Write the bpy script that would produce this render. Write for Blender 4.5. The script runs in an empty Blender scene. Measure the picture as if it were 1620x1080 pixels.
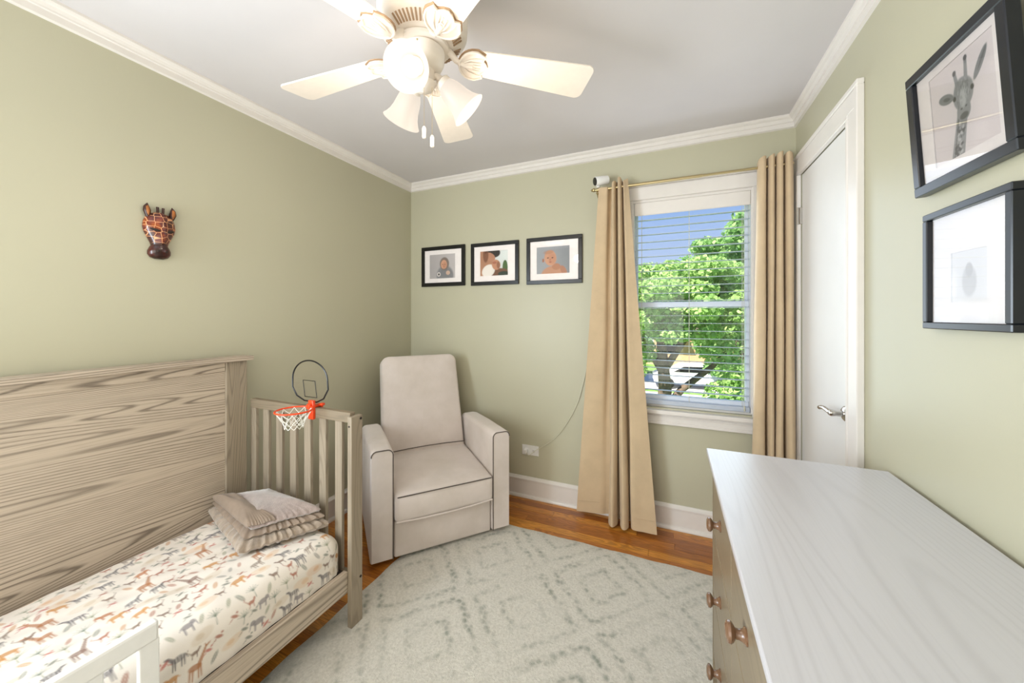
import bpy, bmesh, math, random
import numpy as np
from mathutils import Vector, Matrix

random.seed(7); np.random.seed(7)
SC = bpy.context.scene
COL = SC.collection
PI = math.pi

# ------------------------------------------------------------------ camera, world, sun, lights, exposure
cd = bpy.data.cameras.new('camera'); cam = bpy.data.objects.new('camera', cd); COL.objects.link(cam)
cd.sensor_width = 36.0; cd.lens = 573.0 / 1620.0 * 36.0; cd.shift_y = -41.0 / 1620.0
cd.clip_start = 0.02; cd.clip_end = 400
cam.location = (2.026, -2.481, 1.328)
cam.rotation_euler = (PI / 2, 0, math.atan(251 / 573.0))
SC.camera = cam
SC.view_settings.view_transform = 'Standard'; SC.view_settings.look = 'None'
SC.view_settings.gamma = 1.0; SC.view_settings.use_curve_mapping = False
SC.view_settings.exposure = 0.40

world = bpy.data.worlds.new('sky'); SC.world = world; world.use_nodes = True
wn = world.node_tree; wn.nodes.clear()
wo = wn.nodes.new('ShaderNodeOutputWorld'); wb = wn.nodes.new('ShaderNodeBackground')
wt = wn.nodes.new('ShaderNodeTexCoord'); ws = wn.nodes.new('ShaderNodeSeparateXYZ'); wr = wn.nodes.new('ShaderNodeValToRGB')
wn.links.new(wt.outputs['Generated'], ws.inputs[0]); wn.links.new(ws.outputs['Z'], wr.inputs[0])
wn.links.new(wr.outputs[0], wb.inputs[0]); wn.links.new(wb.outputs[0], wo.inputs[0])
wr.color_ramp.elements[0].position = 0.0; wr.color_ramp.elements[0].color = (0.42, 0.48, 0.58, 1)
wr.color_ramp.elements[1].position = 0.6; wr.color_ramp.elements[1].color = (0.10, 0.20, 0.45, 1)
e = wr.color_ramp.elements.new(0.30); e.color = (0.15, 0.26, 0.50, 1)
wb.inputs[1].default_value = 1.3

def lamp(name, kind, loc, energy, color, rot=(0, 0, 0), **kw):
    l = bpy.data.lights.new(name, kind); l.energy = energy; l.color = color
    for k, v in kw.items(): setattr(l, k, v)
    o = bpy.data.objects.new(name, l); o.location = loc; o.rotation_euler = rot; COL.objects.link(o); return o
lamp('sun', 'SUN', (0, 0, 20), 9.0, (1.0, 0.95, 0.84), (math.radians(38), math.radians(-22), 0), angle=0.01)
# added fill lamp behind the camera, in front of the solid rear wall
lamp('rear_fill', 'AREA', (1.2, -3.2, 1.15), 19, (1.0, 0.97, 0.92), (math.radians(100), 0, 0), shape='RECTANGLE', size=2.0, size_y=1.6)
# added cool fill lamp behind the camera, turned to brighten the right wall
lamp('side_fill', 'AREA', (0.25, -3.05, 1.2), 52, (0.76, 0.88, 1.0), (math.radians(98), 0, math.radians(-66)), shape='RECTANGLE', size=0.8, size_y=1.25)# next lamp: added fill inside the room before the blind, standing in for daylight
lamp('window_fill', 'AREA', (2.13, -0.045, 1.42), 4.5, (0.80, 0.90, 1.0), (math.radians(-90), 0, 0), shape='RECTANGLE', size=0.6, size_y=1.15)

# ------------------------------------------------------------------ helpers
def lin(c):
    if isinstance(c, str):
        c = c.lstrip('#'); c = [int(c[i:i + 2], 16) / 255 for i in (0, 2, 4)]
    return tuple(x / 12.92 if x <= 0.04045 else ((x + 0.055) / 1.055) ** 2.4 for x in c)
def lin4(c): return lin(c) + (1.0,)

class MB:
    """collects shapes into one mesh"""
    def __init__(s): s.v = []; s.f = []; s.sm = []
    def add(s, vs, fs, smooth=False, M=None):
        o = len(s.v)
        for p in vs:
            p = Vector(p)
            if M is not None: p = M @ p
            s.v.append(tuple(p))
        for q in fs: s.f.append(tuple(i + o for i in q)); s.sm.append(smooth)
        return s
    def bm(s, b, smooth=False, M=None):
        b.verts.ensure_lookup_table(); b.verts.index_update()
        s.add([v.co[:] for v in b.verts], [[v.index for v in f.verts] for f in b.faces], smooth, M); b.free(); return s
    def box(s, x0, x1, y0, y1, z0, z1, bev=0.0, seg=1, M=None, smooth=False):
        b = bmesh.new(); bmesh.ops.create_cube(b, size=1)
        for v in b.verts:
            v.co = Vector(((x0 + x1) / 2 + v.co.x * (x1 - x0), (y0 + y1) / 2 + v.co.y * (y1 - y0), (z0 + z1) / 2 + v.co.z * (z1 - z0)))
        if bev > 0:
            bmesh.ops.bevel(b, geom=b.edges[:], offset=bev, segments=seg, affect='EDGES', profile=0.5)
        return s.bm(b, smooth, M)
    def lathe(s, prof, n=24, M=None, smooth=True, cap=True):
        vs = []; fs = []
        for r, z in prof:
            for i in range(n):
                a = 2 * PI * i / n; vs.append((r * math.cos(a), r * math.sin(a), z))
        for j in range(len(prof) - 1):
            for i in range(n):
                a, b = j * n + i, j * n + (i + 1) % n
                fs.append((a, b, b + n, a + n))
        if cap:
            if prof[0][0] > 1e-6: fs.append(tuple(range(n))[::-1])
            if prof[-1][0] > 1e-6: fs.append(tuple(range((len(prof) - 1) * n, len(prof) * n)))
        return s.add(vs, fs, smooth, M)
    def tube(s, path, r, n=8, closed=False, smooth=True, M=None, flat=1.0):
        P = [Vector(p) for p in path]; m = len(P); vs = []; fs = []; prev = None
        for i in range(m):
            if closed: t = P[(i + 1) % m] - P[i - 1]
            else: t = P[min(i + 1, m - 1)] - P[max(i - 1, 0)]
            t.normalize()
            if prev is None:
                up = Vector((0, 0, 1)) if abs(t.z) < 0.9 else Vector((1, 0, 0))
                a = t.cross(up).normalized()
            else:
                a = (prev - t * prev.dot(t)).normalized()
            prev = a; b = t.cross(a)
            rr = r[i] if isinstance(r, (list, tuple)) else r
            for k in range(n):
                th = 2 * PI * k / n; vs.append(P[i] + a * rr * math.cos(th) + b * rr * flat * math.sin(th))
        for i in range(m if closed else m - 1):
            for k in range(n):
                a0 = i * n + k; a1 = i * n + (k + 1) % n; j = ((i + 1) % m) * n
                fs.append((a0, a1, j + (k + 1) % n, j + k))
        if not closed: fs += [tuple(range(n))[::-1], tuple(range((m - 1) * n, m * n))]
        return s.add(vs, fs, smooth, M)
    def prism(s, pts, z0, z1, M=None, bev=0.0):
        b = bmesh.new(); vs = [b.verts.new((x, y, z0)) for x, y in pts]; f = b.faces.new(vs)
        r = bmesh.ops.extrude_face_region(b, geom=[f])
        for v in r['geom']:
            if isinstance(v, bmesh.types.BMVert): v.co.z = z1
        bmesh.ops.recalc_face_normals(b, faces=b.faces[:])
        if bev > 0: bmesh.ops.bevel(b, geom=b.edges[:], offset=bev, segments=2, affect='EDGES', profile=0.5)
        return s.bm(b, False, M)
    def mesh(s, name, m, inv=None):
        vs = s.v
        if inv is not None: vs = [tuple(inv @ Vector(p)) for p in vs]
        me = bpy.data.meshes.new(name); me.from_pydata(vs, [], s.f)
        me.polygons.foreach_set('use_smooth', s.sm); me.update()
        if any(s.sm) and not all(s.sm) or any(s.sm):
            try: me.set_sharp_from_angle(angle=math.radians(42))
            except Exception: pass
        if m is not None: me.materials.append(m)
        return me

def base_name(n): return n
def part(name, mb, m, parent, label=None, kind=None):
    """mb is in the parent's local space"""
    me = mb.mesh(name, m) if isinstance(mb, MB) else mb
    o = bpy.data.objects.new(name, me); COL.objects.link(o); o.parent = parent
    if label: o['label'] = label
    if kind: o['kind'] = kind
    return o
def tag(o, label, cat, group=None):
    o['label'] = label; o['category'] = cat
    if group: o['group'] = group
    return o
def thing(name, label, cat, loc=(0, 0, 0), rz=0.0, group=None):
    o = bpy.data.objects.new(name, None); COL.objects.link(o); o.location = loc; o.rotation_euler = (0, 0, rz)
    o.empty_display_size = 0.05
    return tag(o, label, cat, group)
def solid(name, mb, m, label, cat, group=None, loc=(0, 0, 0), rz=0.0):
    o = bpy.data.objects.new(name, mb.mesh(name, m) if isinstance(mb, MB) else mb); COL.objects.link(o)
    o.location = loc; o.rotation_euler = (0, 0, rz)
    return tag(o, label, cat, group)
def struct(name, mb, m, parent=None):
    o = bpy.data.objects.new(name, mb.mesh(name, m)); COL.objects.link(o); o['kind'] = 'structure'
    if parent: o.parent = parent
    return o

# ------------------------------------------------------------------ materials
def new_mat(name):
    m = bpy.data.materials.new(name); m.use_nodes = True; nt = m.node_tree
    return m, nt, nt.nodes['Principled BSDF']
def nd(nt, t, ins=None, **props):
    n = nt.nodes.new(t)
    for k, v in props.items(): setattr(n, k, v)
    if ins:
        for k, v in ins.items():
            if isinstance(v, bpy.types.NodeSocket): nt.links.new(v, n.inputs[k])
            else: n.inputs[k].default_value = v
    return n
def ramp(nt, fac, stops):
    n = nt.nodes.new('ShaderNodeValToRGB'); nt.links.new(fac, n.inputs[0]); cr = n.color_ramp
    while len(cr.elements) < len(stops): cr.elements.new(0.5)
    for e, (p, c) in zip(cr.elements, stops):
        e.position = p; e.color = c if len(c) == 4 else tuple(c) + (1,)
    return n.outputs[0]
def math_(nt, op, a, b=None, c=None):
    n = nt.nodes.new('ShaderNodeMath'); n.operation = op
    for i, v in enumerate((a, b, c)):
        if v is None: continue
        if isinstance(v, bpy.types.NodeSocket): nt.links.new(v, n.inputs[i])
        else: n.inputs[i].default_value = v
    return n.outputs[0]
def mix(nt, fac, a, b, mode='MIX'):
    n = nt.nodes.new('ShaderNodeMix'); n.data_type = 'RGBA'; n.blend_type = mode
    for i, v in ((0, fac), (6, a), (7, b)):
        if isinstance(v, bpy.types.NodeSocket): nt.links.new(v, n.inputs[i])
        else: n.inputs[i].default_value = v if i == 0 or len(v) == 4 else tuple(v) + (1,)
    return n.outputs[2]
def bump(nt, bs, h, strength=0.2, dist=0.002):
    b = nd(nt, 'ShaderNodeBump', {'Height': h, 'Strength': strength, 'Distance': dist}); nt.links.new(b.outputs[0], bs.inputs['Normal'])
def coords(nt, scale=(1, 1, 1), out='Object', loc=(0, 0, 0), rot=(0, 0, 0)):
    tc = nt.nodes.new('ShaderNodeTexCoord')
    mp = nd(nt, 'ShaderNodeMapping', {'Vector': tc.outputs[out], 'Scale': scale, 'Location': loc, 'Rotation': rot}); return mp.outputs[0]
def plain(name, col, rough=0.5, metal=0.0, noise=0.0, nscale=40, bmp=0.0, **kw):
    m, nt, bs = new_mat(name); c = lin(col) if isinstance(col, str) else col
    bs.inputs['Roughness'].default_value = rough; bs.inputs['Metallic'].default_value = metal
    n = nd(nt, 'ShaderNodeTexNoise', {'Vector': coords(nt), 'Scale': nscale, 'Detail': 4.0})
    k = max(noise, 0.02)
    nt.links.new(ramp(nt, n.outputs[0], [(0.3, tuple(x * (1 - k) for x in c)), (0.7, tuple(min(1, x * (1 + k)) for x in c))]), bs.inputs['Base Color'])
    if bmp: bump(nt, bs, n.outputs[0], bmp)
    for k2, v in kw.items(): bs.inputs[k2.replace('_', ' ')].default_value = v
    return m

def wood(name, light, dark, grain='y', freq=26.0, rough=0.55, stretch=0.13, coat=0.0, line=0.6, scale=1.6, seedloc=(0, 0, 0), spec=0.5, tone=0.1):
    m, nt, bs = new_mat(name)
    sc = {'x': (stretch, 1, 1), 'y': (1, stretch, 1), 'z': (1, 1, stretch)}[grain]
    fs = {'x': (5, 260, 260), 'y': (260, 5, 260), 'z': (260, 260, 5)}[grain]
    oi = nt.nodes.new('ShaderNodeObjectInfo')
    rv = nd(nt, 'ShaderNodeVectorMath', {0: (3.1, 2.3, 4.7)}, operation='SCALE'); nt.links.new(oi.outputs['Random'], rv.inputs['Scale'])
    tc = nt.nodes.new('ShaderNodeTexCoord')
    ad = nd(nt, 'ShaderNodeVectorMath', {0: tc.outputs['Object'], 1: rv.outputs[0]}, operation='ADD')
    mp = nd(nt, 'ShaderNodeMapping', {'Vector': ad.outputs[0], 'Scale': sc, 'Location': seedloc}).outputs[0]
    n1 = nd(nt, 'ShaderNodeTexNoise', {'Vector': mp, 'Scale': scale, 'Detail': 3.5, 'Roughness': 0.42, 'Distortion': 0.3}).outputs[0]
    rg = math_(nt, 'SINE', math_(nt, 'MULTIPLY', n1, freq * 6.28))
    rg = math_(nt, 'MULTIPLY_ADD', rg, 0.5, 0.5)
    fib = nd(nt, 'ShaderNodeTexNoise', {'Vector': nd(nt, 'ShaderNodeMapping', {'Vector': ad.outputs[0], 'Scale': fs}).outputs[0], 'Scale': 1.0, 'Detail': 3.0, 'Roughness': 0.6}).outputs[0]
    big = nd(nt, 'ShaderNodeTexNoise', {'Vector': mp, 'Scale': 5.0, 'Detail': 3.0}).outputs[0]
    lines = ramp(nt, math_(nt, 'ADD', rg, math_(nt, 'MULTIPLY_ADD', fib, 0.9, -0.45)), [(0.0, (1, 1, 1)), (0.16, (0.35, 0.35, 0.35)), (0.42, (0, 0, 0))])
    patchy = ramp(nt, nd(nt, 'ShaderNodeTexNoise', {'Vector': mp, 'Scale': 4.5, 'Detail': 2.0}).outputs[0], [(0.35, (0.5, 0.5, 0.5)), (0.6, (1, 1, 1))])
    f = math_(nt, 'MULTIPLY', math_(nt, 'MULTIPLY', math_(nt, 'MULTIPLY', lines, patchy), line), ramp(nt, fib, [(0.3, (0.35, 0.35, 0.35)), (0.6, (1, 1, 1))]))
    base = mix(nt, math_(nt, 'MULTIPLY', big, 0.8), lin(light), tuple(a * (1 - tone) + b * tone for a, b in zip(lin(light), lin(dark))))
    base = mix(nt, math_(nt, 'MULTIPLY', ramp(nt, fib, [(0.45, (0, 0, 0)), (0.75, (1, 1, 1))]), 0.35 * line), base, lin(dark))
    nt.links.new(mix(nt, f, base, lin(dark)), bs.inputs['Base Color'])
    bs.inputs['Roughness'].default_value = rough; bs.inputs['Coat Weight'].default_value = coat; bs.inputs['Coat Roughness'].default_value = 0.25
    bs.inputs['Specular IOR Level'].default_value = spec
    bump(nt, bs, math_(nt, 'SUBTRACT', 1.0, f), 0.12, 0.001)
    return m

def fabric(name, col, mott=0.12, scale=7, weave=900, rough=0.95, sheen=0.4, b=0.25, dark=None):
    m, nt, bs = new_mat(name); c = lin(col)
    n = nd(nt, 'ShaderNodeTexNoise', {'Vector': coords(nt), 'Scale': scale, 'Detail': 5.0, 'Roughness': 0.6}).outputs[0]
    w = nd(nt, 'ShaderNodeTexNoise', {'Vector': coords(nt), 'Scale': weave, 'Detail': 2.0}).outputs[0]
    c2 = lin(dark) if dark else tuple(x * (1 - mott * 2) for x in c)
    nt.links.new(ramp(nt, math_(nt, 'MULTIPLY_ADD', w, 0.15, math_(nt, 'MULTIPLY', n, 0.9)), [(0.32, c2), (0.6, c), (0.85, tuple(min(1, x * (1 + mott)) for x in c))]), bs.inputs['Base Color'])
    bs.inputs['Roughness'].default_value = rough; bs.inputs['Sheen Weight'].default_value = sheen; bs.inputs['Sheen Roughness'].default_value = 0.5
    bs.inputs['Specular IOR Level'].default_value = 0.2
    bump(nt, bs, w, b, 0.0015)
    return m

def attr_mat(name, rough=0.6, weave=0.0, spec=0.3):
    m, nt, bs = new_mat(name)
    a = nd(nt, 'ShaderNodeAttribute', attribute_name='Col')
    w = nd(nt, 'ShaderNodeTexNoise', {'Vector': coords(nt), 'Scale': 700, 'Detail': 2.0}).outputs[0]
    nt.links.new(mix(nt, 0.12, a.outputs['Color'], ramp(nt, w, [(0.3, (0.6, 0.6, 0.6)), (0.7, (1, 1, 1))]), 'MULTIPLY'), bs.inputs['Base Color'])
    bs.inputs['Roughness'].default_value = rough; bs.inputs['Specular IOR Level'].default_value = spec
    if weave: bump(nt, bs, w, weave, 0.001)
    return m

def paint_wall(name, col):
    m, nt, bs = new_mat(name); c = lin(col)
    n = nd(nt, 'ShaderNodeTexNoise', {'Vector': coords(nt), 'Scale': 1.1, 'Detail': 2.0}).outputs[0]
    r = nd(nt, 'ShaderNodeTexNoise', {'Vector': coords(nt), 'Scale': 260, 'Detail': 3.0}).outputs[0]
    nt.links.new(ramp(nt, n, [(0.3, tuple(x * 0.97 for x in c)), (0.7, tuple(x * 1.03 for x in c))]), bs.inputs['Base Color'])
    bs.inputs['Roughness'].default_value = 0.42; bs.inputs['Specular IOR Level'].default_value = 0.45
    bump(nt, bs, r, 0.08, 0.001)
    return m

M = {}
M['wall'] = paint_wall('sage_paint', '#bebaa2')
M['ceiling'] = plain('ceiling_paint', '#d4cfcf', 0.9, noise=0.01, nscale=3)
M['trim'] = plain('white_gloss_trim', '#e6e0da', 0.35, noise=0.02, nscale=12)
M['door'] = plain('door_paint', '#e8e6e3', 0.4, noise=0.01, nscale=5)
M['vinyl'] = plain('window_vinyl', '#dfe5f0', 0.35)
M['oak'] = wood('grey_washed_oak_long', '#c6b6a3', '#54483c', 'y', 150, 0.6, 0.10, line=1.05, scale=1.5)
M['oak_x'] = wood('grey_washed_oak_cross_shaded', '#8e7f69', '#52463a', 'x', 75, 0.6, 0.1, line=0.55, scale=3.0)  # end-rail oak darkened to hold the shade on its room-facing side
M['oak_z'] = wood('grey_washed_oak_upright', '#9f917d', '#5a4e41', 'z', 75, 0.6, 0.08, line=0.6, scale=3.0)
M['oak_top'] = wood('white_washed_oak', '#cdccd1', '#a3a0a4', 'y', 85, 0.3, 0.11, line=0.3, scale=1.4, coat=0.2)
M['oak_front'] = wood('grey_brown_oak', '#8f8069', '#5c4f3e', 'y', 50, 0.36, 0.1, line=0.4, scale=2.2)
M['knob'] = wood('brown_turned_wood', '#7c5a40', '#4f3624', 'x', 10, 0.25, 0.3, line=0.3, scale=8, coat=0.6)
M['recliner'] = fabric('suede_beige', '#dacec7', 0.03, 4, 600, sheen=0.5, dark='#cbbfb5')
M['piping_or_gap'] = fabric('piping_or_gap_dark', '#5a5048', 0.1, 40)
M['curtain'] = fabric('curtain_beige', '#cdb594', 0.05, 9, 1200, sheen=0.2, rough=0.8)
M['brass'] = plain('aged_brass', (0.55, 0.45, 0.25), 0.28, 1.0)
M['steel'] = plain('satin_nickel', (0.62, 0.6, 0.57), 0.22, 1.0)
M['black'] = plain('black_satin', '#0d0d0f', 0.3, noise=0.1)
M['black_blue'] = plain('black_frame_paint', '#10141b', 0.28, noise=0.1)
M['mat'] = plain('mat_board', '#efe8e4', 0.8, noise=0.01)
M['fan'] = plain('fan_cream', '#efe4d8', 0.38, noise=0.02)
M['fan_dark'] = plain('fan_recess_tan', '#a98a6b', 0.6, noise=0.1)
M['dark'] = plain('dark_slot', '#2b211b', 0.8)
M['orange'] = plain('orange_plastic', '#f04a1c', 0.35)
M['white_plastic'] = plain('white_plastic', '#ecebe8', 0.35)
M['net'] = plain('net_cord', '#eceae2', 0.8)
M['cord'] = plain('cord_white', '#d8d6c2', 0.5)
M['satin'] = fabric('satin_taupe', '#917f6f', 0.12, 14, 300, rough=0.42, sheen=0.2, b=0.1)
M['plush'] = fabric('plush_taupe', '#a3928b', 0.28, 38, 260, sheen=0.9, b=1.0, dark='#8d7d75')
M['minky'] = fabric('minky_underside', '#a39281', 0.2, 30, 200, sheen=0.6, b=0.7)
M['print'] = attr_mat('printed_cotton', 0.85, 0.3)
M['photo'] = attr_mat('photo_print', 0.5)

def glass_mat(name, rough=0.0, tint=(1, 1, 1)):
    """thin architectural glass: mostly clear with a mirror-like reflection"""
    m = bpy.data.materials.new(name); m.use_nodes = True; nt = m.node_tree; nt.nodes.clear()
    o = nt.nodes.new('ShaderNodeOutputMaterial'); t = nd(nt, 'ShaderNodeBsdfTransparent', {'Color': tint + (1,)})
    g = nd(nt, 'ShaderNodeBsdfGlossy', {'Color': (1, 1, 1, 1), 'Roughness': rough})
    fr = nd(nt, 'ShaderNodeFresnel', {'IOR': 1.5})
    n = nd(nt, 'ShaderNodeTexNoise', {'Vector': coords(nt), 'Scale': 2.5, 'Detail': 0.0})
    b = nd(nt, 'ShaderNodeBump', {'Height': n.outputs[0], 'Strength': 0.05, 'Distance': 0.02})
    nt.links.new(b.outputs[0], g.inputs['Normal'])
    f2 = math_(nt, 'MULTIPLY', fr.outputs[0], 1.25)
    mx = nd(nt, 'ShaderNodeMixShader', {0: f2, 1: t.outputs[0], 2: g.outputs[0]}); nt.links.new(mx.outputs[0], o.inputs[0])
    return m
M['glass'] = glass_mat('picture_glass')
M['pane'] = glass_mat('window_glass')
M['clear'] = glass_mat('clear_acrylic', 0.05)

def emit_mat(name, col, strength, base='#ffffff'):
    m, nt, bs = new_mat(name)
    bs.inputs['Base Color'].default_value = lin4(base); bs.inputs['Emission Color'].default_value = tuple(col) + (1,)
    n = nd(nt, 'ShaderNodeTexNoise', {'Vector': coords(nt), 'Scale': 8.0})
    nt.links.new(math_(nt, 'MULTIPLY_ADD', n.outputs[0], strength * 0.1, strength * 0.95), bs.inputs['Emission Strength'])
    return m
M['shade'] = emit_mat('lit_frosted_glass', (1.0, 0.90, 0.78), 0.55, '#6e6258')
M['bulb'] = emit_mat('lit_bulb', (1.0, 0.93, 0.8), 2.2)

# slats of the blind: thin white, a little light comes through
def slat_mat():
    m, nt, bs = new_mat('blind_slat'); bs.inputs['Base Color'].default_value = lin4('#e4e8ee'); bs.inputs['Roughness'].default_value = 0.4
    o = nt.nodes['Material Output']
    n = nd(nt, 'ShaderNodeTexNoise', {'Vector': coords(nt), 'Scale': 30.0})
    nt.links.new(ramp(nt, n.outputs[0], [(0.3, lin('#dde2ea')), (0.7, lin('#e9edf2'))]), bs.inputs['Base Color'])
    t = nd(nt, 'ShaderNodeBsdfTranslucent', {'Color': (0.8, 0.88, 1.0, 1)})
    mx = nd(nt, 'ShaderNodeMixShader', {0: 0.45, 1: bs.outputs[0], 2: t.outputs[0]}); nt.links.new(mx.outputs[0], o.inputs[0])
    return m
M['slat'] = slat_mat()

def floor_mat():
    m, nt, bs = new_mat('red_oak_strip')
    oi = nt.nodes.new('ShaderNodeObjectInfo'); g = nt.nodes.new('ShaderNodeNewGeometry')
    rv = nd(nt, 'ShaderNodeVectorMath', {0: (7.1, 3.3, 1.7)}, operation='SCALE'); nt.links.new(oi.outputs['Random'], rv.inputs['Scale'])
    ad = nd(nt, 'ShaderNodeVectorMath', {0: g.outputs['Position'], 1: rv.outputs[0]}, operation='ADD')
    mp = nd(nt, 'ShaderNodeMapping', {'Vector': ad.outputs[0], 'Scale': (1.4, 12, 12)}).outputs[0]
    n1 = nd(nt, 'ShaderNodeTexNoise', {'Vector': mp, 'Scale': 2.0, 'Detail': 2.0, 'Distortion': 0.4}).outputs[0]
    rg = math_(nt, 'MULTIPLY_ADD', math_(nt, 'SINE', math_(nt, 'MULTIPLY', n1, 70)), 0.5, 0.5)
    fib = nd(nt, 'ShaderNodeTexNoise', {'Vector': nd(nt, 'ShaderNodeMapping', {'Vector': ad.outputs[0], 'Scale': (6, 300, 300)}).outputs[0], 'Scale': 1.0, 'Detail': 2.0}).outputs[0]
    base = ramp(nt, oi.outputs['Random'], [(0.0, lin('#a35f22')), (0.35, lin('#c47a2c')), (0.7, lin('#d89238')), (1.0, lin('#b0672a'))])
    f = math_(nt, 'MULTIPLY', math_(nt, 'MULTIPLY', rg, fib), 0.85)
    nt.links.new(mix(nt, f, base, lin('#5c2f10')), bs.inputs['Base Color'])
    bs.inputs['Roughness'].default_value = 0.3; bs.inputs['Coat Weight'].default_value = 0.3; bs.inputs['Coat Roughness'].default_value = 0.2
    return m
M['plank'] = floor_mat()

def rug_mat():
    m, nt, bs = new_mat('faded_trellis_rug')
    g = nt.nodes.new('ShaderNodeNewGeometry'); pos = g.outputs['Position']
    wob = nd(nt, 'ShaderNodeTexNoise', {'Vector': pos, 'Scale': 9.0, 'Detail': 3.0})
    w2 = nd(nt, 'ShaderNodeVectorMath', {0: wob.outputs['Color'], 1: (0.5, 0.5, 0.5)}, operation='SUBTRACT')
    w3 = nd(nt, 'ShaderNodeVectorMath', {0: w2.outputs[0]}, operation='SCALE'); w3.inputs['Scale'].default_value = 0.06
    ad = nd(nt, 'ShaderNodeVectorMath', {0: pos, 1: w3.outputs[0]}, operation='ADD')
    sp = nd(nt, 'ShaderNodeSeparateXYZ', {0: ad.outputs[0]})
    P = 0.585
    def cell(s, off):
        fr = math_(nt, 'FRACT', math_(nt, 'MULTIPLY_ADD', s, 1 / P, off)); return math_(nt, 'ABSOLUTE', math_(nt, 'SUBTRACT', fr, 0.5))
    cx = cell(sp.outputs[0], 10.5 - 1.13 / P); cy = cell(sp.outputs[1], 10.5 + 0.69 / P)
    d = math_(nt, 'ADD', cx, cy)
    d = math_(nt, 'MINIMUM', d, math_(nt, 'SUBTRACT', 1.0, d))      # 0 centre ... 0.5 line
    def band(c, wd):
        return math_(nt, 'SUBTRACT', 1.0, math_(nt, 'MINIMUM', math_(nt, 'DIVIDE', math_(nt, 'ABSOLUTE', math_(nt, 'SUBTRACT', d, c)), wd), 1.0))
    l = math_(nt, 'MAXIMUM', band(0.41, 0.06), math_(nt, 'MULTIPLY', band(0.19, 0.055), 0.85))
    vor = nd(nt, 'ShaderNodeTexVoronoi', {'Vector': pos, 'Scale': 34.0, 'Randomness': 0.8})
    dots = ramp(nt, vor.outputs['Distance'], [(0.25, (1, 1, 1)), (0.62, (0.15, 0.15, 0.15))])
    fade = ramp(nt, nd(nt, 'ShaderNodeTexNoise', {'Vector': pos, 'Scale': 3.2, 'Detail': 4.0, 'Roughness': 0.65}).outputs[0], [(0.36, (0.12, 0.12, 0.12)), (0.62, (1, 1, 1))])
    f = math_(nt, 'MULTIPLY', math_(nt, 'MULTIPLY', l, dots), fade)
    speck = ramp(nt, nd(nt, 'ShaderNodeTexNoise', {'Vector': pos, 'Scale': 60.0, 'Detail': 3.0}).outputs[0], [(0.5, (0, 0, 0)), (0.75, (1, 1, 1))])
    f = math_(nt, 'MINIMUM', math_(nt, 'ADD', math_(nt, 'MULTIPLY', f, 0.95), math_(nt, 'MULTIPLY', speck, 0.13)), 1.0)
    pile = nd(nt, 'ShaderNodeTexNoise', {'Vector': pos, 'Scale': 420.0, 'Detail': 3.0}).outputs[0]
    clump = nd(nt, 'ShaderNodeTexNoise', {'Vector': pos, 'Scale': 120.0, 'Detail': 2.0}).outputs[0]
    base = ramp(nt, clump, [(0.3, lin('#cbc6ba')), (0.65, lin('#dfdacf'))])
    nt.links.new(mix(nt, f, base, lin('#868a7c')), bs.inputs['Base Color'])
    bs.inputs['Roughness'].default_value = 0.95; bs.inputs['Sheen Weight'].default_value = 0.3; bs.inputs['Specular IOR Level'].default_value = 0.1
    bump(nt, bs, math_(nt, 'ADD', pile, clump), 0.6, 0.006)
    return m
M['rug'] = rug_mat()

# ------------------------------------------------------------------ room shell
RX, RY, RZ = 2.665, -3.35, 2.44
T = 0.14
WX0, WX1, WZ0, WZ1 = 1.800, 2.462, 0.745, 2.075          # window opening
b = MB()
b.box(-T, WX0, 0, T, -0.1, RZ + .1); b.box(WX1, RX + T, 0, T, -0.1, RZ + .1)
b.box(WX0, WX1, 0, T, -0.1, WZ0); b.box(WX0, WX1, 0, T, WZ1, RZ + .1)
struct('wall_back', b, M['wall'])
struct('wall_left', MB().box(-T, 0, RY - T, 0, -0.1, RZ + .1), M['wall'])
b = MB()
DY0, DY1, DZ = -0.685, -0.085, 2.085                      # closet door opening
b.box(RX, RX + T, RY - T, DY0, -0.1, RZ + .1); b.box(RX, RX + T, DY1, 0, -0.1, RZ + .1); b.box(RX, RX + T, DY0, DY1, DZ, RZ + .1)
b.box(RX + 0.1, RX + T, DY0, DY1, -0.1, DZ)
struct('wall_right', b, M['wall'])
struct('wall_rear', MB().box(-T, RX + T, RY - T, RY, -0.1, RZ + .1), M['wall'])
struct('ceiling', MB().box(-T, RX + T, RY - T, T, RZ, RZ + 0.12), M['ceiling'])
floor = struct('floor', MB().box(-T, RX + T, RY - T, T, -0.14, -0.016), M['dark'])
# strip planks: parts of the floor, sharing one unit mesh
pm = MB().box(-.5, .5, -.5, .5, -1, 0).mesh('plank', M['plank'])
PW = 0.057; rng = random.Random(3); row = 0; y = 0.0
while y > RY:
    x = 0.0 - rng.uniform(0, 0.5)
    while x < RX:
        L = rng.choice([0.55, 0.75, 0.95, 1.2, 1.5]) * rng.uniform(.9, 1.1)
        x0, x1 = max(x, 0.0), min(x + L, RX)
        if x1 - x0 > 0.02:
            o = bpy.data.objects.new('plank', pm); COL.objects.link(o); o.parent = floor
            o.location = ((x0 + x1) / 2, y - PW / 2, rng.uniform(-0.0006, 0)); o.scale = (x1 - x0 - 0.0012, PW - 0.0012, 0.016)
        x += L
    y -= PW; row += 1

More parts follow.
